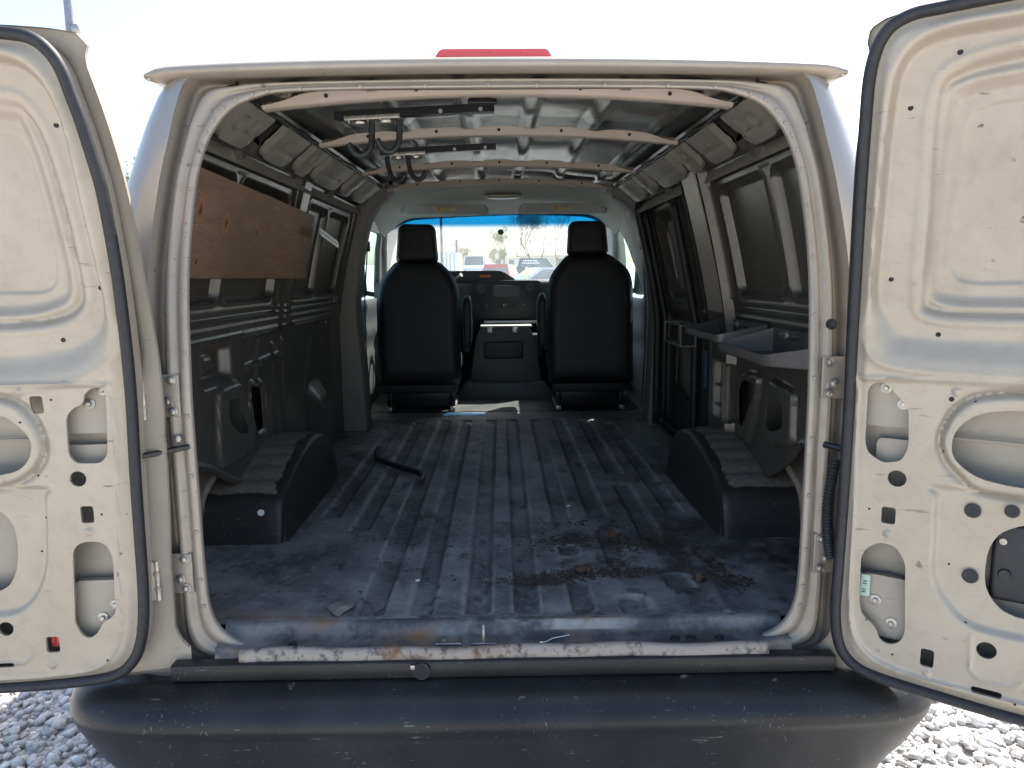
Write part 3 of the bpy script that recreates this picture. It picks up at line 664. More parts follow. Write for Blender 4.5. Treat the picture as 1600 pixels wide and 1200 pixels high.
    for u, v, r in D['caps']:
        MB().lathe([(r + .003, 0), (r + .002, .0016), (r * .7, .0022), (r * .55, .0012), (r * .25, .0012), (.001, .002)], 20, basis_M(pt(u, v, -.0085), nd)).build('rubber_plug', M_rubber, door)
    for u, v in D['scr']:
        MB().lathe([(.0052, -.001), (.0052, .0007), (.001, .0007)], 12, basis_M(pt(u, v, float(dep(np.array([u]), np.array([v]))[0])), nd)).build('screw_hole', M_dark, door)
    for u, v in D['dots']:
        MB().lathe([(.0026, -.001), (.0026, .0006), (.001, .0006)], 8, basis_M(pt(u, v, float(dep(np.array([u]), np.array([v]))[0])), nd)).build('small_hole', M_dark, door)
    return door, mp, pt, nd
doorL, mpL, ptL, nL = rear_door(DOOR_L)
doorR, mpR, ptR, nR = rear_door(DOOR_R)
# left door: red lamp reflector behind its square opening; right door: cable with a pale tag, black latch mechanism
MB().box(-.014, .014, -.017, .017, -.002, .006, .003, basis_M(ptL(.232, .722, -.030), nL)).build('side_reflector', M_red, doorL)
MB().tube([ptR(.045, .862, -.028), ptR(.08, .866, -.024), ptR(.11, .874, -.020), ptR(.15, .862, -.026), ptR(.17, .855, -.03)], .0032, 8).build('lock_cable', M_rubber, doorR)
M_tag = mat_plain('pale_green_tag', (.50, .62, .50), .6, 0, .08)
tg = mesh('cable_tag', [ptR(.055, .858, -.022), ptR(.074, .858, -.022), ptR(.074, .808, -.022), ptR(.053, .806, -.022)], [(0, 1, 2, 3)], M_tag, doorR, False)
for k, (uu, vv) in enumerate(((.064, .842), (.063, .836), (.062, .822), (.0615, .816))):
    MB().tube([ptR(uu - .004, vv, -.0212), ptR(uu + .004, vv + .001, -.0212)], .0009, 5).build('tag_mark', M_inkdark, tg)
lp = MB().box(-.10, .10, -.085, .085, -.012, .004, .01, basis_M(ptR(.40, .94, -.034), nR)).build('latch_housing', M_black_plastic, doorR)
MB().lathe([(.007, 0), (.007, .004), (.004, .0045)], 12, basis_M(ptR(.318, .985, -.030), nR)).build('latch_screw', M_steel, lp)
MB().lathe([(.012, 0), (.010, .006)], 14, basis_M(ptR(.325, .915, -.030), nR)).build('latch_button', M_black_plastic, lp)

# hinges on the left pillar, check strap, harness conduit on the right
def hinge(z, x0, s):
    h = empty('door_hinge', van)
    x = s * x0
    MB().box(-.030, .030, -.004, .004, -.050, .050, .003, Matrix.Translation((x - s * .002, .004 + float(lean(z)), z))).build('hinge_leaf', M_frame, h)
    MB().tube([(x + s * .035, -.035, z - .048), (x + s * .035, -.035, z + .048)], .0085, 12).build('hinge_knuckle', M_steel, h)
    for q in (-.020, .018): MB().tube([(x + s * .035, -.035, z + q - .004), (x + s * .035, -.035, z + q + .004)], .0105, 12).build('knuckle_ring', M_frame, h)
    MB().box(-.026, .026, -.004, .004, -.048, .048, .003, Matrix.Translation((x + s * .050, -.045, z)) @ Matrix.Rotation(s * -.5, 4, 'Z')).build('door_leaf', M_frame, h)
    for q, dx in ((.038, .016), (-.036, .016), (-.012, .004)):
        MB().lathe([(.0115, 0), (.0115, .002), (.0075, .0025), (.0075, .008), (.005, .0095)], 10, basis_M((x - s * dx, -.001 + float(lean(z)), z + q), (0, -1, 0))).build('hinge_bolt', M_steel, h)
hinge(1.275, .782, -1); hinge(.842, .782, -1)
hinge(1.30, .785, 1); hinge(.87, .785, 1)
cs = MB().tube([(-.735, .0, 1.155), (-.775, -.02, 1.150), (-.83, -.06, 1.145)], [.006, .0075, .006], 6).build('check_strap', M_black_metal, van)
MB().lathe([(.010, 0), (.010, .010), (.006, .012)], 8, basis_M((-.760, .004, 1.175), (0, -1, 0))).build('strap_bolt', M_steel, cs)
MB().lathe([(.016, 0), (.015, .003), (.010, .004)], 16, basis_M((-.765, .018, 1.09), (0, -1, 0))).build('rubber_grommet', M_rubber, frame)
hz = []
for k in range(60):
    t = k / 59; hz.append((.785 + .02 * math.sin(t * math.pi) * -1, -.02 - .015 * math.sin(t * 3.1), 1.11 - .24 * t))
MB().tube(hz, [.0105 if k % 2 else .0135 for k in range(60)], 10).build('wire_conduit', M_black_plastic, van)
MB().tube([(.765, .002, 1.14), (.80, -.03, 1.135), (.83, -.06, 1.14)], .008, 8).build('check_strap', M_black_metal, van)
MB().lathe([(.013, 0), (.012, .006), (.006, .012), (.006, .018)], 12, basis_M((.775, .018, 1.425), (-.2, -1, 0))).build('door_buffer', M_rubber, van)
# ------------------------------------------------------------------ inner side walls
def wall_map(s):
    def mp(y, z, d): return np.column_stack([s * (XW(z) - d), np.maximum(y, lean(z) + .095), z])
    return mp
def bead(x, w): return gau(x, w)
def win_relief(y, z, y0, y1, z0, z1, divs, g=.025):
    o = sd_box(y0 - .05, y1 + .05, z0 - .055, z1 + .05, .05)(y, z); d = -.012 * sst(.008, -.008, o)
    o2 = sd_box(y0 - .025, y1 + .025, z0 - .028, z1 + .025, .04)(y, z); d += .006 * gau(o2, .006)
    cuts = [y0] + divs + [y1]
    for a, b in zip(cuts[:-1], cuts[1:]):
        q = sd_box(a + (g if a != y0 else 0), b - (g if b != y1 else 0), z0, z1, .03)(y, z); d -= .024 * sst(.003, -.006, q); d += .005 * gau(q - .009, .004)
    return d
WH = lambda y, z: np.hypot((y - 1.06), (z - FZ) * 1.35) - .43            # arch-shaped edge over the wheel
def wall_left():
    holes = [sdP(fillet([(.66, 1.155), (.77, 1.145), (.78, 1.09), (.835, 1.03), (.83, 1.015), (.74, 1.03), (.66, 1.08)], .02)), sdP(fillet([(.905, 1.165), (1.04, 1.15), (1.05, .99), (.95, .99), (.915, 1.05)], .03)),
             sd_box(.495, .515, 1.205, 1.235, .006), sd_box(.862, .885, 1.075, 1.12, .008), sd_box(.84, .86, 1.20, 1.225, .006), sd_circ(.62, 1.375, .008), sd_circ(.71, 1.375, .008), sd_circ(.40, 1.08, .007), sd_circ(.55, 1.23, .012), sd_circ(1.45, 1.37, .008)]
    cav = sdP(fillet([(.05, 1.005), (.40, .995), (.52, .955), (.66, .885), (.80, .83), (.86, .64), (.05, .64)], .03))
    def keep(y, z):
        k = np.full_like(y, 1.0)
        for h in holes + [cav]: k = np.minimum(k, h(y, z))
        return k
    l1, l2, l3, l4, l5 = sd_line([(.86, 1.345), (1.32, 1.345)]), sd_line([(.88, 1.235), (1.28, 1.242)]), sd_line([(1.02, 1.345), (.95, 1.14)]), sd_line([(1.86, 1.34), (1.55, 1.0)]), sd_line([(1.5, 1.345), (2.3, 1.345)])
    l6, l7 = sd_line([(1.30, 1.30), (1.30, .86)]), sd_line([(2.15, 1.33), (2.05, .80)])
    pk = sd_box(.50, .76, 1.215, 1.34, .03); pk2 = sd_box(1.62, 1.98, .68, 1.06, .12)
    arch = sdP(fillet([(.58, 1.0), (.60, 1.20), (.80, 1.20), (.90, 1.0), (.88, .94), (.6, .94)], .04))
    def dep(y, z):
        d = win_relief(y, z, .12, 1.17, 1.475, 1.85, [.64]) + win_relief(y, z, 1.47, 2.25, 1.475, 1.85, [1.83])
        for zb, w_, a in ((1.435, .005, .006), (1.413, .005, .007), (1.388, .006, .008), (1.362, .005, .005)): d += a * bead(z - zb, w_) * (1 - .9 * gau(y - 1.37, .06))
        d += .012 * sst(.07, .05, np.abs(y - 1.32)) * (z > 1.36)                                  # post between the windows
        for q, a in ((l1, .020), (l2, .020), (l3, .013), (l4, .014), (l5, .014), (l6, .016), (l7, .014)): d += a * gau(q(y, z), .008)
        d -= .045 * sst(.008, -.022, pk(y, z)); d += .055 * sst(.02, -.10, pk2(y, z)) + .010 * sst(.01, -.01, sd_box(.60, .68, 1.25, 1.30, .01)(y, z))
        d += .018 * sst(.008, -.006, arch(y, z)); d += .012 * gau(holes[1](y, z) - .014, .007); d += .012 * sst(1.005, 1.0, z) * 0
        d += .012 * gau(cav(y, z) - .012, .008); d += .010 * gau(y - 1.18, .012) * (z < 1.3) + .008 * gau(y - 2.08, .015) * (z < 1.33)
        d += .002 * np.sin(y * 9) * np.sin(z * 8)
        return d
    return stamp('side_wall', .06, 2.42, FZ - .01, 1.925, .0075, dep, keep, wall_map(-1), M_wall, van, .006)
wall_left()
def wall_right():
    holes = [sdP(fillet([(.56, 1.14), (.66, 1.155), (.70, 1.13), (.715, 1.05), (.66, 1.03), (.56, 1.06)], .025)), sdP(fillet([(.82, 1.17), (.95, 1.165), (1.0, 1.12), (.985, 1.0), (.93, .99), (.86, 1.08), (.815, 1.14)], .025)),
             sdP(fillet([(.05, 1.03), (.46, 1.03), (.53, .96), (.66, .885), (.80, .83), (.86, .64), (.05, .64)], .03)), sd_box(.47, .49, 1.14, 1.18, .006), sd_box(.80, .815, 1.23, 1.30, .004), sd_box(.62, .64, 1.24, 1.28, .005),
             sd_box(1.085, 1.285, .97, 1.205, .015), sd_circ(1.2, 1.42, .008), sd_circ(1.17, 1.62, .006)]
    def keep(y, z):
        k = np.full_like(y, 1.0)
        for h in holes: k = np.minimum(k, h(y, z))
        return k
    fr1, fr2 = sdP(fillet([(.50, 1.19), (.70, 1.20), (.75, 1.12), (.76, 1.02), (.66, .98), (.50, 1.02)], .03)), sdP(fillet([(.79, 1.20), (.97, 1.19), (1.03, 1.12), (1.02, .95), (.90, .93), (.83, 1.06)], .03))
    def dep(y, z):
        d = win_relief(y, z, .08, 1.03, 1.475, 1.85, [.56], .035)
        for zb, w_, a in ((1.435, .005, .006), (1.413, .005, .007), (1.388, .006, .008), (1.362, .005, .005)): d += a * bead(z - zb, w_) * (y < 1.07)
        d += .035 * sst(1.09, 1.105, y) * (1 - .3 * sst(1.30, 1.335, y))                             # broad post before the side doors
        d += .022 * sst(.006, -.006, fr1(y, z)) + .022 * sst(.006, -.006, fr2(y, z)) + .012 * gau(holes[2](y, z) - .012, .008) + .010 * gau(y - 1.05, .012) * (z < 1.33)
        d += .006 * gau(y - .78, .01) * (z < 1.3) * (z > 1.2) + .002 * np.sin(y * 9) * np.sin(z * 8)
        return d
    o = stamp('side_wall', .06, 1.345, FZ - .01, 1.925, .0075, dep, keep, wall_map(1), M_wall, van, .006)
    # pillar face beside the side doors, the light on it put into a paler colour
    def dp(y, z): return .040 + .004 * gau(y - 1.12, .01) - .03 * sst(1.32, 1.36, y)
    stamp('door_post', 1.105, 1.36, 1.40, 1.93, .015, dp, lambda y, z: np.minimum(sd_circ(1.20, 1.46, .006)(y, z), sd_circ(1.23, 1.66, .005)(y, z)), wall_map(1), M_frame, van, .004)
    stamp('door_post', 1.13, 1.36, .70, 1.395, .015, lambda y, z: .030 - .02 * sst(1.33, 1.36, y) + 0 * z, lambda y, z: sd_box(1.16, 1.27, .93, 1.20, .01)(y, z), wall_map(1), M_rail, van, .03)
    bx_ = MB().box(.895, .93, 1.14, 1.29, .86, 1.22).build('post_cavity', M_wall, van)
    for z in (1.02, 1.10): MB().box(.872, .893, 1.162, 1.268, z, z + .006, .001).build('cavity_web', M_wall, bx_)
    return o
wall_right()
# roof side rails with slotted plates
def roof_rail(s):
    P0, P1 = np.array([.625, 2.012]), np.array([.752, 1.905]); nrm = np.array([-(P0[1] - P1[1]), -(P1[0] - P0[0])]); nrm = nrm / np.linalg.norm(nrm)
    L = float(np.linalg.norm(P1 - P0))
    def mp(y, v, d):
        q = P0 + np.outer(v / L, P1 - P0) + np.outer(d, nrm)
        return np.column_stack([s * q[:, 0], y, q[:, 1] + .014 * y])
    plates = [(.24, .47), (.60, .86), (.95, 1.12), (1.20, 1.62), (1.72, 1.90), (2.0, 2.30)]
    hs = [sd_box(.275, .325, .050, .108, .022), sd_box(.355, .415, .045, .100, .008), sd_box(.70, .712, .06, .085, .004), sd_box(.995, 1.010, .055, .085, .004), sd_box(1.04, 1.060, .05, .095, .005), sd_box(1.33, 1.342, .06, .085, .004), sd_box(1.53, 1.55, .055, .1, .006), sd_circ(.44, .118, .010), sd_circ(.44, .04, .006), sd_circ(1.8, .07, .010)]
    def dep(y, v):
        d = .010 * gau(v - .008, .010) + .012 * gau(v - .155, .007)
        for a_, b_ in zip(plates[:-1], plates[1:]): d = d - .022 * sst(.02, -.005, sd_box(a_[1] + .01, b_[0] - .01, .03, .135, .015)(y, v))
        for a_, b_ in plates: d = d - .035 * sst(.004, -.008, sd_box(a_ + .02, b_ - .02, .034, .125, .01)(y, v))
        return d
    def kb(y, v):
        k = np.full_like(y, 1.0)
        for h in hs: k = np.minimum(k, h(y, v) + .002)
        return np.minimum(k, sd_box(.25, .62, .032, .128, .01)(y, v))
    r = stamp('roof_rail', .14, 2.45, 0, L, .010, dep, kb, mp, M_wall, van, .004)  # base darker than its plates: the shade around them is put into the colour
    for a_, b_ in plates:
        f = sdP(fillet([(a_, .022), (b_, .022), (b_ - .012, .128), (b_ - .03, .146), (a_ + .03, .146), (a_ + .012, .128)], .012)); hh = [h for h in hs]
        def kp(y, v, f=f):
            k = -f(y, v)
            for h in hs: k = np.minimum(k, h(y, v))
            return k
        stamp('rail_plate', a_ - .004, b_ + .004, .012, .152, .0065, lambda y, v, a_=a_, b_=b_: .024 + .006 * gau((y - (a_ + b_) / 2) / (b_ - a_), .3) - .003 * gau(v - .1, .01), kp, mp, M_rail, r, .022)
    def mp3(y, v, d): return np.column_stack([s * (XW(1.90) - .014 + .012 * v), y, 1.872 + .046 * v + .004 * y])
    stamp('window_header', .17, 2.44, 0, 1, .10, None, None, mp3, M_rail, r, 0)
    def mp2(y, v, d):                                                   # shadowed gutter between rail and window header
        x = np.interp(v, [0, .4, 1], [.752, .80, .775]); z = np.interp(v, [0, .4, 1], [1.905, 1.925, 1.918]); return np.column_stack([s * x, y, z + .014 * y * (1 - v) - .002])
    stamp('rail_gutter', .14, 2.45, 0, 1, .12, None, None, mp2, M_wall, van, 0)
    # wavy sealant bead and wiring along the rail
    MB().tube([(s * (.630 + .004 * math.sin(k * 1.7)), .30 + k * .07, 1.998 + .014 * (.3 + k * .07) - .008 + .003 * math.sin(k * 2.3)) for k in range(28)], .007, 7).build('wiring_loom', M_black_plastic, r)
    for (y, dz) in ((.50, 0), (1.15, .0), (1.66, 0)):
        MB().prism([(y, 1.925 + .014 * y), (y + .06, 1.925 + .014 * y), (y + .045, 1.892 + .014 * y), (y + .02, 1.880 + .014 * y)], s * .742, s * .770, 'X').build('trim_bracket', M_wall, r)
for s in (-1, 1): roof_rail(s)
# ceiling sheet with pressed beads and four cross bows
def ceiling():
    def mp(x, y, d): return np.column_stack([x, y, ROOF(x, y) - d])
    def dep(x, y):
        d = np.zeros_like(x)
        for c in (-.54, -.32, -.10, .10, .32, .54): d += .016 * sst(.026, .016, np.abs(x - c))
        return d + .003 * np.sin(x * 6 + 1) * np.sin(y * 5) + .0015 * np.sin(x * 17 + y * 3)
    c = stamp('ceiling_sheet', -.66, .66, .13, 2.75, .012, dep, None, mp, M_ceil, van, 0)
def bow(y0, first):
    zc = lambda x: 2.002 + .017 * y0 - .032 * (x / .58) ** 2
    xs = np.linspace(-.605, .605, 90); V = []; F = []
    for x in xs:
        e = float(sst(.52, .605, np.array(abs(x)))); sc_ = max(float(gau(abs(abs(x) - c), .035)) for c in (.10, .32, .54)); top = .027 * (1 - e * .7) - .009 * sc_
        z = zc(x)
        for (py, pz) in ((-.006, top), (.0, top - .001), (.002, .004), (.008, .0), (.040, .0), (.046, .004), (.050, .03)): V.append((x, y0 + py, z + pz))
    k = 7
    for i in range(len(xs) - 1):
        for j in range(k - 1): F.append((i * k + j, i * k + j + 1, (i + 1) * k + j + 1, (i + 1) * k + j))
    b = mesh('roof_bow', V, F, M_bow, van)
    for x in (-.44, -.21, .0, .21, .44):
        MB().lathe([(.0055, -.001), (.0055, .0012), (.001, .0012)], 10, basis_M((x, y0 + .0012, zc(x) + .016), (0, -1, -.15))).build('bow_hole', M_dark, b)
    return b
ceiling()
for i, y in enumerate((.27, .87, 1.66, 2.36)): bow(y, i == 0)
MB().prism([(.165, 2.03), (.17, 1.992), (.22, 2.008), (.22, 2.045)], -.60, .60, 'X').build('rear_header', M_wall, van)

# ------------------------------------------------------------------ wheel arches
def arch_mat(s):
    m, n, l, b = NM('wheel_arch_paint')
    tc = n.new('ShaderNodeTexCoord'); sp = n.new('ShaderNodeSeparateXYZ'); l.new(tc.outputs['Object'], sp.inputs[0])
    t = noise(n, l, 16, 6, .65); t2 = noise(n, l, 40, 5, .7)
    wob = math_n(n, l, 'MULTIPLY', math_n(n, l, 'SUBTRACT', t.outputs[0], .5), .09)
    ax = math_n(n, l, 'ADD', math_n(n, l, 'ABSOLUTE', sp.outputs[0]), wob); zz = math_n(n, l, 'ADD', sp.outputs[2], math_n(n, l, 'MULTIPLY', wob, .3))
    fx = n.new('ShaderNodeMapRange'); l.new(ax, fx.inputs[0]); fx.inputs[1].default_value = .768; fx.inputs[2].default_value = .772
    fz = n.new('ShaderNodeMapRange'); l.new(zz, fz.inputs[0]); fz.inputs[1].default_value = .833; fz.inputs[2].default_value = .837
    f = math_n(n, l, 'MULTIPLY', fx.outputs[0], fz.outputs[0])
    dk = mix(n, l, ramp(n, l, t2.outputs[0], .60, .72).outputs[0], (.024, .021, .019), (.10, .09, .08))
    lt = mix(n, l, ramp(n, l, t2.outputs[0], .45, .75).outputs[0], (.20, .175, .145), (.10, .085, .07))
    l.new(mix(n, l, f, dk, lt), b.inputs['Base Color']); b.inputs['Roughness'].default_value = .5; bump(n, l, b, t2.outputs[0], .3, .004)
    return m
M_arch = arch_mat(0)
def wheel_arch(s):
    na = 120; xs = [.985, .93, .86, .82, .79, .765, .748, .738, .732, .730, .728]
    V = []; F = []; k = len(xs) + 6
    PR = spline([(.630, 0), (.640, .06), (.658, .118), (.690, .152), (.76, .182), (.88, .220), (1.02, .250), (1.14, .258), (1.26, .243), (1.36, .200), (1.44, .125), (1.485, .05), (1.495, 0)], 12, False); na = len(PR) - 1
    for i in range(na + 1):
        y, h0 = PR[i]; z = FZ + max(0, h0)
        rib = .0075 * (abs(math.sin((y - .69) * math.pi / .082)) ** .6 - .6) if .69 < y < 1.27 else 0
        for j, x in enumerate(xs):
            t = (j - 4) / 6 if j > 4 else 0; dr = 1 - math.sqrt(max(0, 1 - t * t)) if t > 0 else 0; h = z - FZ
            fade = max(0, min(1, (.96 - x) / .02)) * max(0, min(1, (x - .75) / .02))
            V.append((s * x, y + (1.06 - y) * .06 * dr, FZ + max(0, h * (1 - .22 * dr) + rib * fade * min(1, h / .1) * (1 if h > .15 else 0))))
        zl = V[-1][2]; yl = V[-1][1]
        for q in range(1, 7):
            t = q / 6; fl = .010 * max(0, (t - .9) / .1); V.append((s * (.727 - .004 * t - fl), yl, FZ + (zl - FZ) * (1 - t) + .002))
    for i in range(na):
        for j in range(k - 1): F.append((i * k + j, i * k + j + 1, (i + 1) * k + j + 1, (i + 1) * k + j))
    wa = mesh('wheel_arch', V, F, M_arch, van)
for s in (-1, 1): wheel_arch(s)
MB().lathe([(.011, 0), (.011, .003), (.004, .004)], 12, basis_M((-.79, .628, .79), (0, -1, 0))).build('white_plug', M_white, van)

# ------------------------------------------------------------------ side cargo doors (right)
def side_doors():
    for (a, b, nm) in ((1.385, 1.795, 0), (1.81, 2.46, 1)):
        d_ = empty('side_door', van)
        hs = [sdP(fillet([(a + .12, 1.17), (b - .12, 1.17), (b - .10, .95), (a + .16, .86), (a + .12, .95)], .04)), sd_circ(a + .1, 1.25, .02)]
        w0, w1 = a + .075, b - .075
        def dep(y, z, w0=w0, w1=w1, a=a, b=b):
            o = sd_box(w0, w1, 1.42, 1.87, .08)(y, z); d = -.055 + .0 * y; d = d - .045 * sst(.012, -.045, o)
            i = sd_box(w0 + .07, w1 - .07, 1.48, 1.82, .05)(y, z); d = d + .012 * gau(i - .012, .008) - .014 * sst(.003, -.003, i)
            d = d + .012 * gau(z - 1.37, .012) - .015 * sst(1.335, 1.325, z) + .012 * sst(.03, .0, np.minimum(y - a, b - y))
            return d
        def keep(y, z):
            k = np.full_like(y, 1.)
            for h in hs: k = np.minimum(k, h(y, z))
            return k
        stamp('door_panel', a, b, .72, 1.92, .0115, dep, keep, wall_map(1), M_wall, d_, .01)
        P = [(y, z) for y, z in fillet([(a, .72), (b, .72), (b, 1.93), (a, 1.93)], .09)]
        MB().tube([(float(XW(z)) + .028, y, z) for y, z in spline(P, 2)], .017, 8, True).build('door_seal', M_rubber, d_, True, False)
    V = [(1.365, .70), (1.372, 1.30), (1.375, 1.86), (1.42, 1.955), (1.55, 1.975), (2.2, 1.968), (2.40, 1.93), (2.45, 1.86), (2.47, 1.30), (2.47, .70)]
    MB().tube([(float(XW(z)) - .012, y, z) for y, z in spline(V, 5, False)], .021, 8).build('opening_seal', M_rubber, van, True, False)
    MB().box(.90, .97, 1.36, 2.5, .60, .70).build('door_step', M_wall, van)
    MB().box(.885, .905, 1.47, 1.52, 1.05, 1.22, .004).build('latch_box', mat_plain('blue_latch', (.02, .045, .10), .5), van)
side_doors()

# ------------------------------------------------------------------ cab
def plate_xz(name, poly, y0, y1, mat, bev=.01): return MB().prism(poly, y0, y1, 'Y', bev).build(name, mat, van)
plate_xz('b_pillar', fillet([(-.96, .62), (-.775, .66), (-.79, 1.0), (-.815, 1.38), (-.775, 1.68), (-.735, 1.85), (-.68, 1.945), (-.60, 2.0), (-.60, 2.08), (-.80, 2.05), (-.90, 1.85), (-.99, 1.3)], .04), 2.44, 2.62, M_midtrim, .012)
plate_xz('b_pillar', fillet([(.96, .62), (.845, .66), (.865, 1.0), (.875, 1.36), (.835, 1.66), (.785, 1.85), (.73, 1.935), (.62, 2.0), (.62, 2.08), (.80, 2.05), (.90, 1.85), (.99, 1.3)], .04), 2.50, 2.66, M_midtrim, .012)
def headliner():
    def mp(x, y, d):
        z = np.interp(y, [2.40, 2.75, 3.25, 3.6], [2.072, 2.078, 2.028, 1.975]) - .02 * (np.abs(x) / .6) ** 2 - .10 * np.maximum(0, (np.abs(x) - .58) / .24) ** 2 + d
        return np.column_stack([x, y, z])
    def dep(x, y): return -.012 * gau(sd_box(-.42, .42, 2.75, 3.1, .15)(x, y), .03) + .006 * np.sin(x * 3)
    o = stamp('headliner', -.82, .82, 2.42, 3.62, .03, dep, None, mp, M_greytrim, van, 0)
    dl = puff('dome_lamp', fillet([(-.10, 2.94), (.135, 2.94), (.135, 3.06), (-.10, 3.06)], .05), 0, .022, .001, mat_plain('lamp_lens', (.42, .40, .34), .35, 0, .05), van, 3, 6, 0, Matrix(((1, 0, 0, 0), (0, 0, 1, 0), (0, 1, 0, 2.048), (0, 0, 0, 1))))
headliner()
def visor(x0, x1, lx):
    O_ = fillet([(x0, 1.953), (x1, 1.953), (x1 - .02, 2.018), (x0 + .02, 2.018)], .035)
    v = puff('sun_visor', O_, 3.22, .014, .012, M_greytrim, van, 4, 6, -.9)
    c = (1.955 + 2.018) / 2
    lb = MB().box(lx, lx + .115, 3.196, 3.199, c - .014, c + .014, 0).build('warning_label', M_yellow, v)
    MB().box(lx + .006, lx + .026, 3.1945, 3.1955, c - .010, c + .010, 0).build('label_mark', mat_plain('label_orange', (.65, .28, .06), .6), lb)
    for k in range(3): MB().box(lx + .034, lx + .108, 3.1945, 3.1955, c + .006 - k * .007, c + .008 - k * .007, 0).build('label_line', M_inkdark, lb)
visor(-.655, -.068, -.41); visor(.114, .711, .345)
# windscreen with its blue shade band
def windscreen():
    m, n, l, b = NM('windscreen_glass'); out = n['Material Output']; n.remove(b)
    tc = n.new('ShaderNodeTexCoord'); sp = n.new('ShaderNodeSeparateXYZ'); l.new(tc.outputs['Object'], sp.inputs[0])
    f = n.new('ShaderNodeMapRange'); f.interpolation_type = 'SMOOTHSTEP'; l.new(sp.outputs[2], f.inputs[0]); f.inputs[1].default_value = 1.868; f.inputs[2].default_value = 1.925
    c = mix(n, l, f.outputs[0], (.86, .93, .91), (.006, .17, .40))
    tr = n.new('ShaderNodeBsdfTransparent'); l.new(c, tr.inputs[0]); gl = n.new('ShaderNodeBsdfGlossy'); gl.inputs['Roughness'].default_value = .02
    tl = n.new('ShaderNodeBsdfTranslucent'); tl.inputs[0].default_value = (.75, .80, .80, 1)
    m1 = n.new('ShaderNodeMixShader'); m1.inputs[0].default_value = .06; l.new(tr.outputs[0], m1.inputs[1]); l.new(gl.outputs[0], m1.inputs[2])
    m2 = n.new('ShaderNodeMixShader'); dn = noise(n, l, 5, 5); rr = ramp(n, l, dn.outputs[0], .3, .8, (.05, .05, .05, 1), (.09, .09, .09, 1)); df = mix(n, l, f.outputs[0], rr.outputs[0], (.0, .0, .0)); l.new(df, m2.inputs[0])
    l.new(m1.outputs[0], m2.inputs[1]); l.new(tl.outputs[0], m2.inputs[2]); l.new(m2.outputs[0], out.inputs['Surface'])
    def mp(x, t, d):
        y = 3.56 + .86 * t - .16 * (x / .85) ** 2 * (.6 + .4 * t); z = 1.992 - .60 * t + 0 * x - .02 * (x / .8) ** 2 * (1 - t); return np.column_stack([x * (.97 + .12 * t), y, z])
    ws = stamp('windscreen', -.86, .86, 0, 1, .04, None, None, mp, m, van, 0)
    MB().lathe([(.022, 0), (.022, .006), (.012, .008)], 16, basis_M((.005, 3.70, 1.868), (0, -1, -.6))).build('mirror_button', M_darktrim, ws)
    m2_, n2, l2, b2 = NM('side_glass'); n2.remove(b2); tr2 = n2.new('ShaderNodeBsdfTransparent'); tr2.inputs[0].default_value = (.60, .82, .84, 1); g2 = n2.new('ShaderNodeBsdfGlossy'); g2.inputs['Roughness'].default_value = .02
    mx = n2.new('ShaderNodeMixShader'); mx.inputs[0].default_value = .08; l2.new(tr2.outputs[0], mx.inputs[1]); l2.new(g2.outputs[0], mx.inputs[2]); l2.new(mx.outputs[0], n2['Material Output'].inputs['Surface'])
    return m2_
M_sglass = windscreen()
def cab_side(s):
    fd = empty('front_door', van)
    win = sdP(fillet([(2.94 if s < 0 else 3.06, 1.40), (4.02, 1.40), (3.55, 1.85), (3.0 if s < 0 else 3.44, 1.85)], .05))  # right opening's rear edge shaped further forward to block sun from the floor
    def mp(y, z, d): return np.column_stack([s * (XO(z) - .055 - d), y, z])
    def dep(y, z): return .03 * sst(1.42, 1.36, z) + .02 * gau(z - 1.18, .05) * (y > 2.95) + .015 * sst(.02, -.02, sd_box(2.9, 3.9, .78, 1.05, .06)(y, z))
    stamp('door_trim', 2.62, 4.3, .64, 1.99, .03, dep, win, mp, M_darktrim if s < 0 else M_greytrim, fd, .03)
    def mg(y, z, d): return np.column_stack([s * (XO(z) - .03), y, z])
    stamp('window_glass', 2.66, 4.0, 1.38, 1.89, .06, None, None, mg, M_sglass, fd, 0)
    MB().tube([(s * .80, 3.48, 1.985), (s * .855, 3.75, 1.80), (s * .915, 4.10, 1.56), (s * .94, 4.35, 1.40)], [.045, .04, .045, .06], 10).build('a_pillar', M_greytrim, van)
    MB().box(-.01, .01, -.045, .045, 1.39, 1.46, .004, Matrix.Translation((s * .965, 2.9, 0))).build('window_ledge', M_greytrim, fd)
    # seat belt hanging from the pillar
    xb = .80 if s < 0 else .855
    sb = MB()
    for a, b_ in zip([(xb - .02, 2.70, 1.72), (xb + .01, 2.715, 1.4), (xb + .015, 2.73, 1.1)], [(xb + .01, 2.715, 1.4), (xb + .015, 2.73, 1.1), (xb, 2.74, .75)]):
        sb.add([(s * a[0], a[1] - .022, a[2]), (s * a[0], a[1] + .022, a[2]), (s * b_[0], b_[1] + .022, b_[2]), (s * b_[0], b_[1] - .022, b_[2])], [(0, 1, 2, 3)])
    sbo = sb.build('seat_belt', M_darktrim, van)
    MB().box(-.014, .014, -.03, .03, -.03, .03, .008, Matrix.Translation((s * (xb - .02), 2.70, 1.73))).build('belt_anchor', M_black_plastic, sbo)
    MB().tube([(s * 1.12, 4.0, 1.45), (s * .98, 4.08, 1.42)], .02, 8).build('mirror_arm', M_black_plastic, van)
    puff('door_mirror', fillet([(s * 1.02, 1.40), (s * 1.26, 1.40), (s * 1.26, 1.72), (s * 1.04, 1.72)], .05), 4.0, .03, .09, M_black_plastic, van, 3)
for s in (-1, 1): cab_side(s)
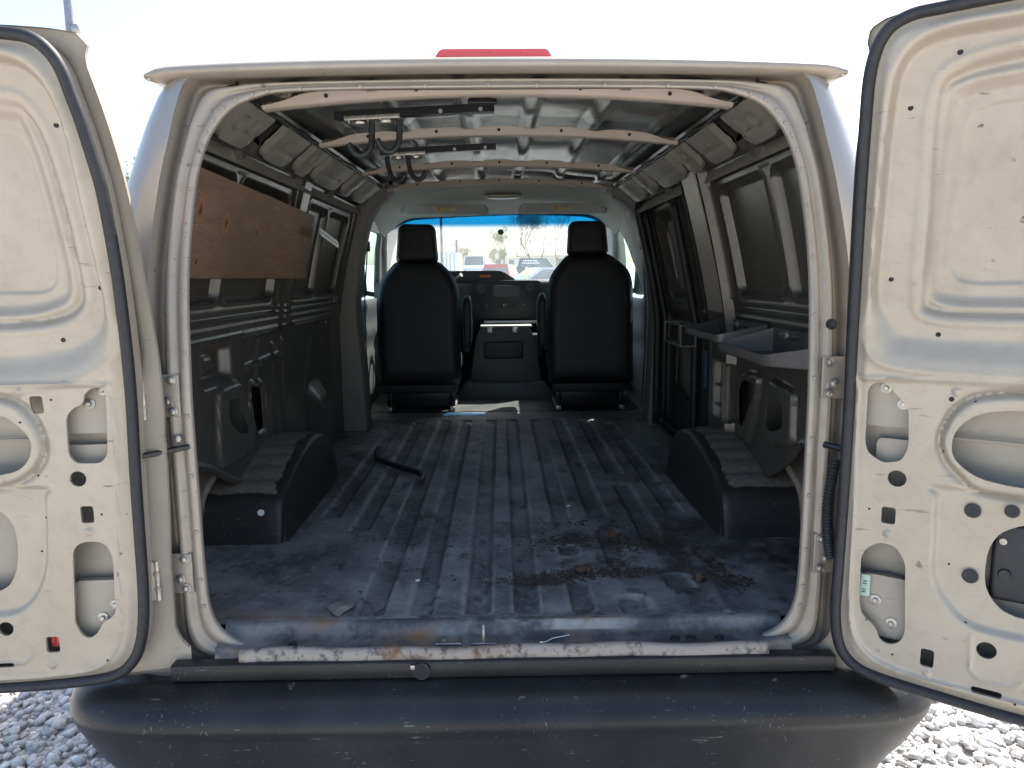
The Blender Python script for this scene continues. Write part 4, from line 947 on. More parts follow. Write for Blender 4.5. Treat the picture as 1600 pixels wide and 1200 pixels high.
def dash():
    d = empty('dashboard', van)
    MB().prism(fillet([(4.42, 1.47), (4.05, 1.528), (3.90, 1.528), (3.865, 1.50), (3.89, 1.23), (3.95, 1.14), (4.1, 1.05), (4.42, 1.0)], .03), -.95, .95, 'X', .006).build('dash_body', M_darktrim, d)
    MB().prism(fillet([(-.235, 1.232), (.318, 1.226), (.308, 1.520), (-.225, 1.524)], .04), 3.846, 3.90, 'Y', .008).build('centre_bezel', M_black_plastic, d)
    MB().prism(fillet([(-.74, 1.50), (-.72, 1.575), (-.66, 1.596), (-.02, 1.594), (.022, 1.586), (.03, 1.52), (.02, 1.50)], .02), 3.87, 4.12, 'Y', .008).build('cluster_hood', M_black_plastic, d)
    MB().prism([(.022, 1.590), (.11, 1.530), (.03, 1.515)], 3.90, 4.10, 'Y', .004).build('hood_cheek', M_darktrim, d)
    MB().box(-.155, -.075, 3.862, 3.868, 1.545, 1.562, .002).build('display', M_amber, d)
    for x, z, r in ((-.147, 1.461, .036), (.22, 1.470, .034)):
        v_ = MB().lathe([(r, 0), (r, .006), (r * .9, .008), (r * .84, .002), (.002, .001)], 22, basis_M((x, 3.845, z), (0, -1, 0))).build('air_vent', M_darktrim, d)
        for k in (-.5, 0, .5): MB().box(-.003, .003, -.003, .003, -r * .75, r * .75, .001, Matrix.Translation((x + k * r, 3.838, z)) @ Matrix.Rotation(.5, 4, 'Y')).build('vent_fin', M_darktrim, v_)
    MB().box(-.06, .14, 3.840, 3.847, 1.40, 1.478, .004).build('radio', M_darktrim, d)
    MB().box(-.045, .085, 3.837, 3.8405, 1.481, 1.484, .0005).build('chrome_strip', M_steel, d)
    for x in (-.11, -.042, .027, .098, .166):
        kn = MB().lathe([(.019, 0), (.018, .010), (.013, .014), (.002, .014)], 18, basis_M((x, 3.845, 1.333), (0, -1, 0))).build('knob', M_black_plastic, d)
        if x in (.027, .166): MB().tube([(x + .012 * math.cos(a), 3.830, 1.333 + .012 * math.sin(a)) for a in np.linspace(0, 6.283, 17)[:-1]], .0016, 5, True).build('knob_ring', M_steel, kn)
    MB().tube([(-.40, 3.80, 1.50), (-.31, 3.72, 1.55), (-.285, 3.70, 1.565)], [.006, .006, .016], 8).build('shift_lever', M_steel, d)
    P = [( -.53 + .19 * math.cos(a), 3.66 - .09 * math.sin(a), 1.32 + .17 * math.sin(a)) for a in np.linspace(0, 2 * math.pi, 32, endpoint=False)]
    MB().tube(P, .015, 8, True).tube([(-.53, 3.66, 1.32), (-.53, 3.95, 1.2)], .03, 8).tube([(-.71, 3.66, 1.32), (-.35, 3.66, 1.32)], .014, 6).build('steering_wheel', M_black_plastic, d)
    # engine cover with tray and bin
    ec = empty('engine_cover', van)
    MB().prism(fillet([(-.24, .68), (.30, .68), (.27, .92), (.235, 1.12), (.20, 1.185), (-.15, 1.185), (-.18, 1.12), (-.21, .92)], .06), 3.56, 4.2, 'Y', .03).build('cover_shell', M_darktrim, ec)
    MB().box(-.125, .155, 3.548, 3.564, .965, 1.09, .012).build('storage_bin', M_black_plastic, ec)
    MB().box(-.15, .22, 3.56, 3.72, 1.188, 1.203, .006).build('cup_tray', M_greytrim, ec)
    MB().box(-.13, .30, 3.74, 3.86, 1.205, 1.222, .006).build('lower_ledge', M_greytrim, ec)
    for x in (-.10, .08): MB().box(x, x + .035, 3.546, 3.56, 1.150, 1.188, .003).build('tray_clip', M_steel, ec)
    MB().box(.17, .29, 3.58, 3.7, .96, 1.14, .02).build('side_pocket', M_black_plastic, ec)
    MB().prism(fillet([(-.34, .665), (.38, .665), (.32, .80), (-.27, .80)], .05), 3.48, 3.64, 'Y', .03).build('cover_skirt', M_darktrim, ec)
    MB().box(-.95, .95, 4.25, 4.30, .55, 1.46).build('firewall', M_dark, van)
    def mpf(x, y, dd): return np.column_stack([x, y, .684 + dd])
    stamp('cab_floor', -.95, .95, 3.0, 4.25, .03, lambda x, y: .004 * np.sin(x * 25) * np.sin(y * 21), None, mpf, mat_plain('cab_rubber_mat', (.055, .058, .055), .6, 0, .3), van, 0)
    MB().prism(fillet([(4.3, .5), (5.15, .5), (5.15, 1.05), (4.95, 1.22), (4.42, 1.40), (4.3, 1.40)], .08), -.97, .97, 'X', .03).build('hood', M_body, van)
    MB().prism([(.10, .40), (4.3, .40), (4.3, .60), (.10, .60)], -.80, .80, 'X').build('chassis', M_dark, van)
dash()
def front_seat(outline, head, arm, armx, s, x0, x1):
    st = empty('front_seat', van)
    puff('backrest', outline, 3.08, .05, .09, M_fabric, st, 4.5, 9, .10)
    zb = min(p[1] for p in outline); MB().tube([(x0 + .01, 3.012, .945), ((x0 + x1) / 2, 3.008, .94), (x1 - .01, 3.012, .945)], .004, 6).build('seam', M_rubber, st)
    MB().tube([(x0 + .05, 3.014, z) for z in np.linspace(.95, 1.45, 6)], .0025, 5).tube([(x1 - .05, 3.014, z) for z in np.linspace(.95, 1.45, 6)], .0025, 5).build('side_seam', M_rubber, st)
    puff('headrest', head, 3.110, .045, .06, M_fabric, st, 4.0, 8, .08)
    cx = (x0 + x1) / 2
    for dx in (-.06, .06): MB().tube([(cx + dx, 3.12, 1.60), (cx + dx, 3.125, 1.72)], .007, 8).build('headrest_post', M_steel, st)
    puff('armrest', spline(arm, 4), 3.17, .05, .26, M_fabric, st, 4, 6)
    MB().box(x0 + .02, x1 - .02, 3.10, 3.62, .88, 1.04, .05).build('seat_cushion', M_fabric, st)
    MB().box(x0 + .03, x1 - .03, 3.03, 3.10, .80, .93, .015).build('back_panel', M_black_plastic, st)
    MB().box(x0 + .06, x1 - .06, 3.10, 3.50, .688, .86, .02).build('pedestal', M_black_metal, st)
    for x in (x0 + .05, x1 - .08):
        MB().box(x, x + .035, 3.02, 3.56, .684, .712, .004).build('seat_rail', M_steel, st)
        MB().prism([(x, .69), (x + .035, .69), (x + .03, .86), (x + .005, .86)], 3.055, 3.075, 'Y', .002).build('rail_leg', M_black_metal, st)
    MB().box(cx + (.06 if s > 0 else -.10), cx + (.20 if s > 0 else .03), 3.018, 3.029, .90, .908, .002).build('trim_edge', M_greytrim, st)
front_seat(fillet([(-.795, .855), (-.802, 1.42), (-.775, 1.53), (-.672, 1.655), (-.400, 1.655), (-.298, 1.555), (-.262, 1.45), (-.262, .855)], .045, 6),
           fillet([(-.672, 1.640), (-.652, 1.862), (-.622, 1.888), (-.440, 1.884), (-.412, 1.855), (-.396, 1.640)], .035, 6),
           [(-.250, 1.40), (-.225, 1.428), (-.198, 1.41), (-.194, 1.30), (-.196, 1.15), (-.204, 1.07), (-.23, 1.05), (-.250, 1.08), (-.252, 1.25)], 0, -1, -.80, -.26)
front_seat(fillet([(.300, .855), (.294, 1.45), (.323, 1.56), (.432, 1.690), (.692, 1.695), (.826, 1.592), (.854, 1.50), (.852, .855)], .045, 6),
           fillet([(.424, 1.675), (.436, 1.868), (.470, 1.897), (.646, 1.897), (.680, 1.866), (.698, 1.682)], .035, 6),
           [(.240, 1.39), (.255, 1.435), (.282, 1.44), (.298, 1.40), (.300, 1.25), (.298, 1.08), (.27, 1.045), (.246, 1.08), (.240, 1.25)], 0, 1, .30, .845)
# ------------------------------------------------------------------ loose things in the cargo space
def plywood():
    m, n, l, b = NM('stained_plywood')
    t1 = noise(n, l, 3.5, 6, .6, mscale=(1, 1, 5)); t2 = noise(n, l, 30, 6, .7, mscale=(1, .5, 9)); t3 = noise(n, l, 2.0, 4, .6)
    c = mix(n, l, ramp(n, l, t1.outputs[0], .3, .7).outputs[0], (.21, .12, .068), (.34, .205, .12))
    c = mix(n, l, math_n(n, l, 'MULTIPLY', ramp(n, l, t2.outputs[0], .42, .70).outputs[0], .7), c, (.11, .05, .025))
    c = mix(n, l, math_n(n, l, 'MULTIPLY', ramp(n, l, t3.outputs[0], .36, .6).outputs[0], .7), c, (.135, .095, .065))
    tc = n.new('ShaderNodeTexCoord')
    for (ky, kz, ry, rz) in ((.26, 1.72, .030, .050), (.45, 1.70, .034, .040), (.72, 1.69, .022, .040), (.40, 1.655, .012, .02), (.30, 1.59, .022, .028), (.50, 1.575, .010, .016), (.90, 1.62, .018, .022), (1.10, 1.665, .014, .030), (1.08, 1.60, .012, .02), (1.30, 1.70, .02, .02)):
        sb_ = n.new('ShaderNodeVectorMath'); sb_.operation = 'SUBTRACT'; l.new(tc.outputs['Object'], sb_.inputs[0]); sb_.inputs[1].default_value = (0, ky, kz)
        ml = n.new('ShaderNodeVectorMath'); ml.operation = 'MULTIPLY'; l.new(sb_.outputs[0], ml.inputs[0]); ml.inputs[1].default_value = (0, 1 / ry, 1 / rz)
        le = n.new('ShaderNodeVectorMath'); le.operation = 'LENGTH'; l.new(ml.outputs[0], le.inputs[0])
        dd = math_n(n, l, 'ADD', le.outputs['Value'], math_n(n, l, 'MULTIPLY', math_n(n, l, 'SUBTRACT', t2.outputs[0], .5), 1.2))
        c = mix(n, l, math_n(n, l, 'MULTIPLY', ramp(n, l, dd, .55, 1.0, (1, 1, 1, 1), (0, 0, 0, 1)).outputs[0], .6), c, (.36, .16, .06))
        c = mix(n, l, math_n(n, l, 'MULTIPLY', ramp(n, l, dd, .15, .5, (1, 1, 1, 1), (0, 0, 0, 1)).outputs[0], .9), c, (.035, .016, .010))
    l.new(c, b.inputs['Base Color']); b.inputs['Roughness'].default_value = .6; bump(n, l, b, t2.outputs[0], .2, .003)
    Q = [(-.745, .13, 1.822), (-.762, 1.405, 1.800), (-.822, 1.455, 1.546), (-.822, .13, 1.549)]
    N = Vector((1, 0, .24)).normalized() * -.015; mb = MB(); V = [Vector(q) for q in Q] + [Vector(q) + N for q in Q]
    mb.add(V, [(0, 1, 2, 3), (7, 6, 5, 4), (0, 4, 5, 1), (1, 5, 6, 2), (2, 6, 7, 3), (3, 7, 4, 0)])
    o = mb.build('plywood_board', m); tag(o, 'stained brown plywood board hung across the left window panels', 'board')
    return o
plywood()
st = MB(); A_, B_ = Vector((-.735, 1.36, 1.735)), Vector((-.765, 1.84, 1.700)); up_ = Vector((-.05, 0, 1)).normalized() * .016; th = Vector((-.003, 0, 0))
def strap():
    N = 28; V = []; F = []
    holes = {3, 6, 9, 12, 15, 18, 21, 24}
    for i in range(N + 1):
        p = A_.lerp(B_, i / N)
        for k in (-1, -.35, .35, 1): V.append(p + up_ * k * (1 if 0 < i < N else .6))
    for i in range(N):
        for k in range(3):
            if k == 1 and i in holes: continue
            F.append((i * 4 + k, i * 4 + k + 1, (i + 1) * 4 + k + 1, (i + 1) * 4 + k))
    o = mesh('perforated_strap', V, F, M_steel, None, False); md = o.modifiers.new('thick', 'SOLIDIFY'); md.thickness = .003
    tag(o, 'pale perforated metal strap sticking out past the end of the plywood board', 'strap')
strap()
# ladder racks under the ceiling
def ladder_rack(y, zr, x0, x1, plate, hooks, label, clamp):
    r = empty('ladder_rack'); tag(r, label, 'ladder rack', 'ladder racks bolted under the ceiling')
    zc = lambda x: zr - .045 * max(0, -x - .05) ** 1.0
    mb = MB(); xs = np.linspace(x0, x1, 12)
    for oy, oz, h in ((0, 0, .011), (.028, .004, .011)):
        V = []; F = []
        for x in xs:
            z = zc(x)
            for py, pz in ((-.010, -h), (.010, -h), (.010, h), (.004, h), (.004, -h + .005), (-.004, -h + .005), (-.004, h), (-.010, h)): V.append((x, y + oy + py, z + oz + pz))
        for i in range(len(xs) - 1):
            for j in range(8): F.append((i * 8 + j, i * 8 + (j + 1) % 8, (i + 1) * 8 + (j + 1) % 8, (i + 1) * 8 + j))
        F += [tuple(range(8)), tuple((len(xs) - 1) * 8 + j for j in range(8))[::-1]]; mb.add(V, F)
    mb.build('rail', M_black_metal, r, False)
    p0, p1 = plate
    pl = MB(); zz = zc((p0 + p1) / 2)
    Mx = Matrix.Translation(((p0 + p1) / 2, y + .012, zz - .014)) @ Matrix.Rotation(-math.atan(.045), 4, 'Y'); hw = (p1 - p0) / 2
    pl.box(-hw, hw, -.022, .022, -.002, .002, .001, Mx).box(-hw, hw, -.024, -.020, -.002, .010, .001, Mx)
    for q in (-.5, .45): pl.lathe([(.022, -.012), (.024, -.006), (.012, -.004), (.012, 0)], 14, Mx @ Matrix.Translation((hw * q, 0, 0)))
    po = pl.build('slide_plate', M_steel, r)
    for q in (-.85, -.5, -.15, .3, .6): MB().lathe([(.0045, -.009), (.0045, 0)], 6, Mx @ Matrix.Translation((hw * q, -.012, 0))).build('plate_bolt', M_steel, po)
    for P in hooks:
        h = MB().tube(spline([(x, y - .004 + dy, z) for x, z, dy in P], 5, False), .0088, 9).build('hook', M_rubber, r)
        x, z, dy = P[0]; MB().tube([(x, y - .004 + dy, z - .002), (x, y + .004, z + .016)], .006, 8).build('hook_shank', M_steel, h)
    for x in (-.16, -.05): MB().lathe([(.006, -.004), (.006, .001)], 8, basis_M((x, y - .0115, zc(x) - .004), (0, -1, 0))).build('rail_bolt', M_steel, r)
    if clamp:
        MB().box(-.078, -.020, y - .10, y + .01, zr + .020, zr + .050, .005).box(-.085, -.005, y - .02, y + .018, zr + .008, zr + .022, .003).box(-.07, -.03, y - .105, y - .08, zr + .02, zr + .062, .004).build('clamp', M_black_metal, r)
        MB().tube([(-.118, y, zr + .01), (-.118, y - .01, zr + .035)], .004, 6).build('clamp_bolt', M_black_metal, r)
ladder_rack(.42, 2.004, -.452, -.012, (-.425, -.272), [[(-.350, 1.972, 0), (-.351, 1.93, 0), (-.354, 1.905, -.004), (-.366, 1.884, -.010), (-.385, 1.877, -.014), (-.402, 1.886, -.018), (-.413, 1.908, -.02)], [(-.274, 1.974, 0), (-.275, 1.935, 0), (-.278, 1.912, -.004), (-.290, 1.892, -.010), (-.307, 1.886, -.014), (-.324, 1.896, -.018), (-.334, 1.920, -.02)]],
            'nearer black ladder rack rail with two rubber-coated hooks just inside the rear doors', True)
ladder_rack(1.05, 2.008, -.428, -.011, (-.400, -.265), [[(-.404, 1.974, 0), (-.400, 1.94, 0), (-.390, 1.910, -.004), (-.372, 1.890, -.010), (-.353, 1.892, -.014), (-.338, 1.912, -.02)], [(-.330, 1.979, 0), (-.326, 1.945, 0), (-.317, 1.915, -.004), (-.298, 1.894, -.010), (-.278, 1.898, -.014), (-.263, 1.920, -.02)]],
            'farther black ladder rack rail with two hooks, under the third roof bow', False)
# wall trays on the right
def tray(P, zf, zb, zbot, label):
    """P: plan corners (front far, front near, wall near, wall far); zf / zb: rim height at front / wall"""
    r = empty('wall_tray'); tag(r, label, 'shelf tray', 'steel shelf trays on the right wall')
    F2 = fillet(P, [.004, .03, .004, .004], 6); zt = []
    xf, xb = P[0][0], P[2][0]
    rim = [zf + (zb - zf) * np.clip((x - xf) / (xb - xf), 0, 1) for x, y in F2]; n = len(F2); c = np.array(F2).mean(0)
    V = []; F = []
    for (x, y), z in zip(F2, rim):
        e = np.array([x, y]) - c; e = e / np.linalg.norm(e) * .003
        V += [(x, y, zbot), (x, y, z), (x - e[0], y - e[1], z), (x - e[0], y - e[1], zbot + .003)]
    for i in range(n):
        j = (i + 1) % n
        for k in range(3): F.append((i * 4 + k, i * 4 + k + 1, j * 4 + k + 1, j * 4 + k))
    MB().add(V, F).build('tray_wall', M_galv, r)
    MB().prism([(x, y) for x, y in F2], zbot + .0005, zbot + .003, 'Z').build('tray_base', M_galv, r)
    y1 = P[1][1] + .12
    kn = MB().lathe([(.010, 0), (.012, .02), (.011, .04), (.004, .042), (.004, .06)], 12, basis_M((.862, y1, zb - .012), (-1, -.3, .2))).build('mount_knob', M_steel, r)
    for k in range(9): MB().box(-.006, .006, -.003, .003, 0, .001, 0, Matrix.Translation((.745 + .12 * random.random(), P[1][1] + .06 + .25 * random.random(), zbot + .0035)) @ Matrix.Rotation(random.random() * 3, 4, 'Z')).build('base_slot', M_steel, r)
    return r
tray([(.72, .73), (.72, .31), (.885, .11), (.885, .68)], 1.322, 1.372, 1.292, 'nearer grey steel wall tray with taller back, cut off by the right pillar')
tray([(.72, 1.17), (.72, .755), (.885, .73), (.885, 1.19)], 1.343, 1.378, 1.318, 'farther grey steel wall tray, between the wire box frame and the nearer tray')
wb = MB(); X0, X1, Y0, Y1, Z0, Z1 = .715, .775, 1.22, 1.50, 1.262, 1.345
for x in (X0, X1):
    for z in (Z0, Z1): wb.tube([(x, Y0, z), (x, Y1, z)], .004, 6)
    for y in (Y0, Y1): wb.tube([(x, y, Z0), (x, y, Z1)], .004, 6)
for y in (Y0, Y1):
    for z in (Z0, Z1): wb.tube([(X0, y, z), (X1, y, z)], .004, 6)
wb.box(X0, X1, Y0, Y1, Z0 + .001, Z0 + .004)
o = wb.build('wire_holder', M_galv); tag(o, 'open box-shaped metal holder fixed beyond the far wall tray', 'holder')
# floor litter
o = MB().tube(spline([(-.62, 1.90, .70), (-.60, 1.75, .695), (-.52, 1.62, .695), (-.44, 1.53, .696), (-.37, 1.45, .697), (-.345, 1.38, .697), (-.345, 1.30, .696)], 6, False), .013, 9).build('black_hose', M_rubber)
tag(o, 'bent black rubber hose lying on the left of the cargo floor', 'hose')
def scrap(x, y, s, mat, name, label, cat, grp=None, h=.006):
    k = 9; V = []; base = FZ + .002
    for i in range(k):
        a = 2 * math.pi * i / k; r = s * random.uniform(.5, 1.1); V.append((x + r * math.cos(a), y + r * 1.3 * math.sin(a), base + h * random.random()))
    V.append((x, y, base + h)); F = [(i, (i + 1) % k, k) for i in range(k)]
    o = mesh(name, V, F, mat, None, False); md = o.modifiers.new('thick', 'SOLIDIFY'); md.thickness = .002; tag(o, label, cat, grp)
M_leaf = mat_plain('dry_leaf', (.10, .05, .03), .7, 0, .3); M_peel = mat_plain('peeled_paint', (.24, .20, .18), .6, 0, .2)
scrap(-.245, .30, .010, M_white, 'paper_scrap', 'small white paper scrap left of the floor centre near the sill', 'scrap', None, .012)
scrap(.245, .98, .009, M_white, 'paper_scrap', 'tiny white paper scrap by the brown soil on the right of the floor', 'scrap', None, .008)
scrap(-.43, .13, .040, M_peel, 'paint_flake', 'large curled flake of paint near the left end of the sill', 'flake', None, .012)
scrap(.235, .36, .030, M_leaf, 'dead_leaf', 'dark dead leaf just behind the front edge of the soil patch', 'leaf', None, .02)
scrap(.36, .66, .028, M_leaf, 'dead_leaf', 'brown dead leaf in the middle of the soil patch', 'leaf', None, .02)
scrap(.56, .29, .022, M_leaf, 'dead_leaf', 'brown dead leaf below the right wheel arch', 'leaf', None, .02)
scrap(-.19, 2.55, .02, M_white, 'paper_scrap', 'white scrap at the far end of the floor between the seats', 'scrap', None, .02)
o = MB().tube(spline([(.085, -.038, .672), (.10, -.02, .664), (.118, .0, .662), (.135, .004, .663), (.16, .018, .661)], 5, False), .0012, 5).build('thread', M_white); tag(o, 'pale loose thread lying over the sill lip right of the striker', 'thread')
def litter():
    N = 4200; VV = []; FF = []
    cl = [(.10, .30, .10, .03), (.22, .34, .12, .03), (.36, .36, .10, .03), (.20, .62, .14, .07), (.40, .60, .14, .08), (.55, .55, .07, .15), (.62, .38, .05, .10), (.66, .27, .05, .05), (.30, .78, .2, .08), (.0, .75, .5, .5), (-.3, .6, .3, .5)]
    wt = np.array([14, 14, 12, 12, 14, 16, 14, 8, 8, 3, 3], float); wt /= wt.sum()
    for i in range(N):
        cx, cy, sx, sy = cl[rng.choice(len(cl), p=wt)]; x, y = rng.normal(cx, sx * .6), rng.normal(cy, sy * .6)
        if y < .09 or abs(x) > .72: continue
        s = .0018 * rng.lognormal(0, .55); a = rng.uniform(0, 6.28); e = rng.uniform(1, 3.2); z = FZ + rng.uniform(.0, .002)
        dx, dy = math.cos(a) * s * e, math.sin(a) * s * e; px, py = -math.sin(a) * s, math.cos(a) * s; o = len(VV); t = rng.uniform(0, .0015)
        VV += [(x - dx, y - dy, z), (x + px, y + py, z + t), (x + dx, y + dy, z + .001), (x - px, y - py, z + .001), (x, y, z + s * .4 + t)]
        FF += [(o, o + 3, o + 4), (o + 3, o + 2, o + 4), (o + 2, o + 1, o + 4), (o + 1, o, o + 4)]
    m, n, l, b = NM('soil_litter'); t = noise(n, l, 160, 2); r = ramp(n, l, t.outputs[0], .3, .72, (.030, .020, .014, 1), (.17, .12, .08, 1)); e = r.color_ramp.elements.new(.66); e.color = (.09, .06, .04, 1)
    l.new(r.outputs[0], b.inputs['Base Color']); b.inputs['Roughness'].default_value = .9
    o = mesh('soil_litter', VV, FF, m, None, False); tag(o, 'brown soil and leaf crumbs scattered over the right rear floor', None, None, 'stuff')
litter()

# ------------------------------------------------------------------ beyond the windscreen
TS = 1.2
def tree(x, y, h, spread, depth, label, seed, lean_=0, bud=None, trunk_r=None, multi=1, group='bare trees beyond the yard'):
    rd = random.Random(seed); root = empty('bare_tree', None, (x, y, gz(y) - .1)); tag(root, label, 'tree', group)
    trunk = MB(); limb = MB(); twigs = []
    def grow(p, d, L, r, lev):
        k = 3 if lev < 2 else 2; pts = [p]; rs = [r]
        for i in range(k):
            d = (d + Vector((rd.uniform(-.22, .22), rd.uniform(-.22, .22), rd.uniform(-.05, .16)))).normalized(); p = p + d * L * TS / k; pts.append(p); rs.append(max(.006, r * (1 - .38 * (i + 1) / k)))
        (trunk if lev == 0 else limb).tube(pts, rs, 6 if lev < 2 else 4 if lev < 4 else 3, False, False)
        if lev >= depth: return
        for c in range(3 if lev < 4 else 2 + (rd.random() < .5)):
            a = rd.uniform(0, 6.283); sp = rd.uniform(.35, .95) * spread
            nd_ = (d + Vector((math.cos(a) * sp, math.sin(a) * sp, .12))).normalized()
            q = pts[-1] if c == 0 or lev > 2 else pts[-2].lerp(pts[-1], rd.random())
            grow(q, nd_, L * rd.uniform(.60, .80), rs[-1] * rd.uniform(.55, .75), lev + 1)
    for k in range(multi): grow(Vector((rd.uniform(-.3, .3) * (multi > 1), rd.uniform(-.3, .3) * (multi > 1), 0)), Vector((lean_ + rd.uniform(-.3, .3) * (multi > 1), 0, 1)).normalized(), h * .30, trunk_r or h * .022, 0)
    trunk.build('trunk', M_bark, root, True, False); limb.build('limbs', M_bark, root, True, False)
    if bud:
        V = np.array([v for v in limb.V]); V = V[V[:, 2] > h * .3]; idx = rng.choice(len(V), min(len(V), 2600)); VV = []; FF = []
        for i in idx:
            p = V[i] + rng.normal(0, .12, 3); a = rng.normal(0, .05, (3, 3)); o = len(VV); VV += [tuple(p + a[0]), tuple(p + a[1]), tuple(p + a[2])]; FF.append((o, o + 1, o + 2))
        mesh('crown', VV, FF, bud, root, False)
    return root
M_bark = mat_plain('grey_bark', (.16, .14, .12), .9, 0, .3, 6); M_bud = mat_plain('spring_buds', (.30, .26, .14), .8, 0, .3, 3); M_bud2 = mat_plain('spring_leaf', (.20, .25, .09), .8, 0, .3, 3)
def px(x, Y): return (x - 784) / 1150 * (Y + 1.7)
tree(px(752, 90), 90, 5.6, .55, 5, 'slender bare tree standing alone left of centre in the windscreen', 3, -.1)
tree(px(842, 82), 82, 7.6, .75, 6, 'largest spreading bare tree, right of centre in the windscreen', 11, .05, None, .16, 2)
tree(px(872, 88), 88, 7.2, .7, 6, 'bare tree partly hidden by the passenger headrest', 19, 0)
tree(px(812, 104), 104, 8.6, .6, 6, 'hazy budding tree just left of the largest tree', 5, 0, M_bud, None, 2)
tree(px(792, 112), 112, 6.6, .6, 6, 'low greenish tree above the red car', 8, 0, M_bud2, None, 2)
tree(px(775, 100), 100, 3.6, .7, 5, 'small greenish shrub-like tree left of the red car', 27, 0, M_bud2, None, 3)
tree(px(706, 110), 110, 5.0, .6, 5, 'thin bare tree behind the white box trailer', 31, 0)
tree(px(725, 120), 120, 4.2, .7, 5, 'low budding tree between the trailer and the lone tree', 37, 0, M_bud)
tree(px(900, 110), 110, 7.0, .7, 6, 'distant bare tree behind the passenger headrest, farthest right', 41, 0, M_bud)
tree(-19, 40, 7.5, .7, 6, 'bare tree seen through the driver side window', 45, 0, M_bud2)
def pole(x, y, h, r, name, label, cat, mat, cap=False, grp=None):
    p = empty(name, None, (x, y, gz(y) - .05)); tag(p, label, cat, grp)
    MB().tube([(0, 0, 0), (0, 0, h)], [r, r * .7], 10).build('shaft', mat, p)
    return p
M_wood = mat_plain('weathered_pole', (.16, .15, .15), .85, 0, .3, 4)
p = pole(px(694, 60), 60, 9.5, .13, 'utility_pole', 'tall utility pole rising above the white box trailer', 'pole', M_wood)
MB().box(-1.1, 1.1, -.06, .06, 8.4, 8.55).build('crossarm', M_wood, p)
for x in (-.95, -.5, .5, .95): MB().lathe([(.05, 8.55), (.06, 8.68), (.03, 8.74)], 8, Matrix.Translation((x, 0, 0))).build('insulator', M_steel, p)
p = pole(px(717, 75), 75, 3.9, .16, 'fence_post', 'short dark wooden post right of the utility pole', 'post', M_wood); MB().lathe([(.19, 3.9), (.19, 3.96), (.05, 4.02)], 8).build('cap', M_wood, p)
p = pole(-8.53, 14, 11, .11, 'lamp_post', 'blue-grey post above the left rear door, against the white sky', 'pole', mat_plain('galvanised_post', (.22, .25, .30), .6, .3, .2))
MB().lathe([(.02, -.10), (.09, -.06), (.10, 0), (.08, .07), (.02, .1)], 12, Matrix.Translation((.17, -.1, 6.28))).build('globe', M_steel, p); MB().tube([(0, 0, 6.28), (.17, -.1, 6.28)], .02, 6).build('bracket', M_steel, p)
p = pole(px(824, 26), 26, 1.42, .035, 'marker_post', 'slim yellow marker post in front of the dark vehicle', 'post', mat_plain('yellow_paint', (.75, .62, .18), .6)); MB().lathe([(.045, 1.40), (.04, 1.44), (.01, 1.46)], 8).build('cap', M_yellow, p)
# box trailer
def trailer():
    Y = 70; t = empty('box_trailer', None, (px(701, Y), Y, gz(Y))); tag(t, 'white box trailer with ribbed doors behind the driver headrest', 'trailer')
    MB().box(-1.2, 1.2, 0, 5, .7, 2.55, .04).build('box', M_hood, t)
    MB().box(-1.22, 1.22, -.05, 5.05, 2.55, 2.62, .02).build('roof_cap', mat_plain('grey_roof', (.4, .42, .45), .5), t)
    for x in (-.02, .02): MB().box(x - .01, x + .01, -.03, -.005, .75, 2.5).build('door_edge', M_steel, t)
    for x in (.35, .75, 1.15): MB().tube([(x, -.03, .8), (x, -.03, 2.45)], .03, 6).build('lock_rod', M_steel, t)
    for s in (-1, 1):
        for y in (2.0, 2.9): MB().lathe([(.12, -.1), (.34, -.1), (.36, 0), (.34, .1), (.12, .1)], 18, Matrix.Translation((s * .95, y, .36)) @ Matrix.Rotation(R(90), 4, 'Y')).build('wheel', M_rubber, t)
    MB().box(-1.1, 1.1, 0, 5, .45, .7).build('chassis', M_dark, t)
trailer()
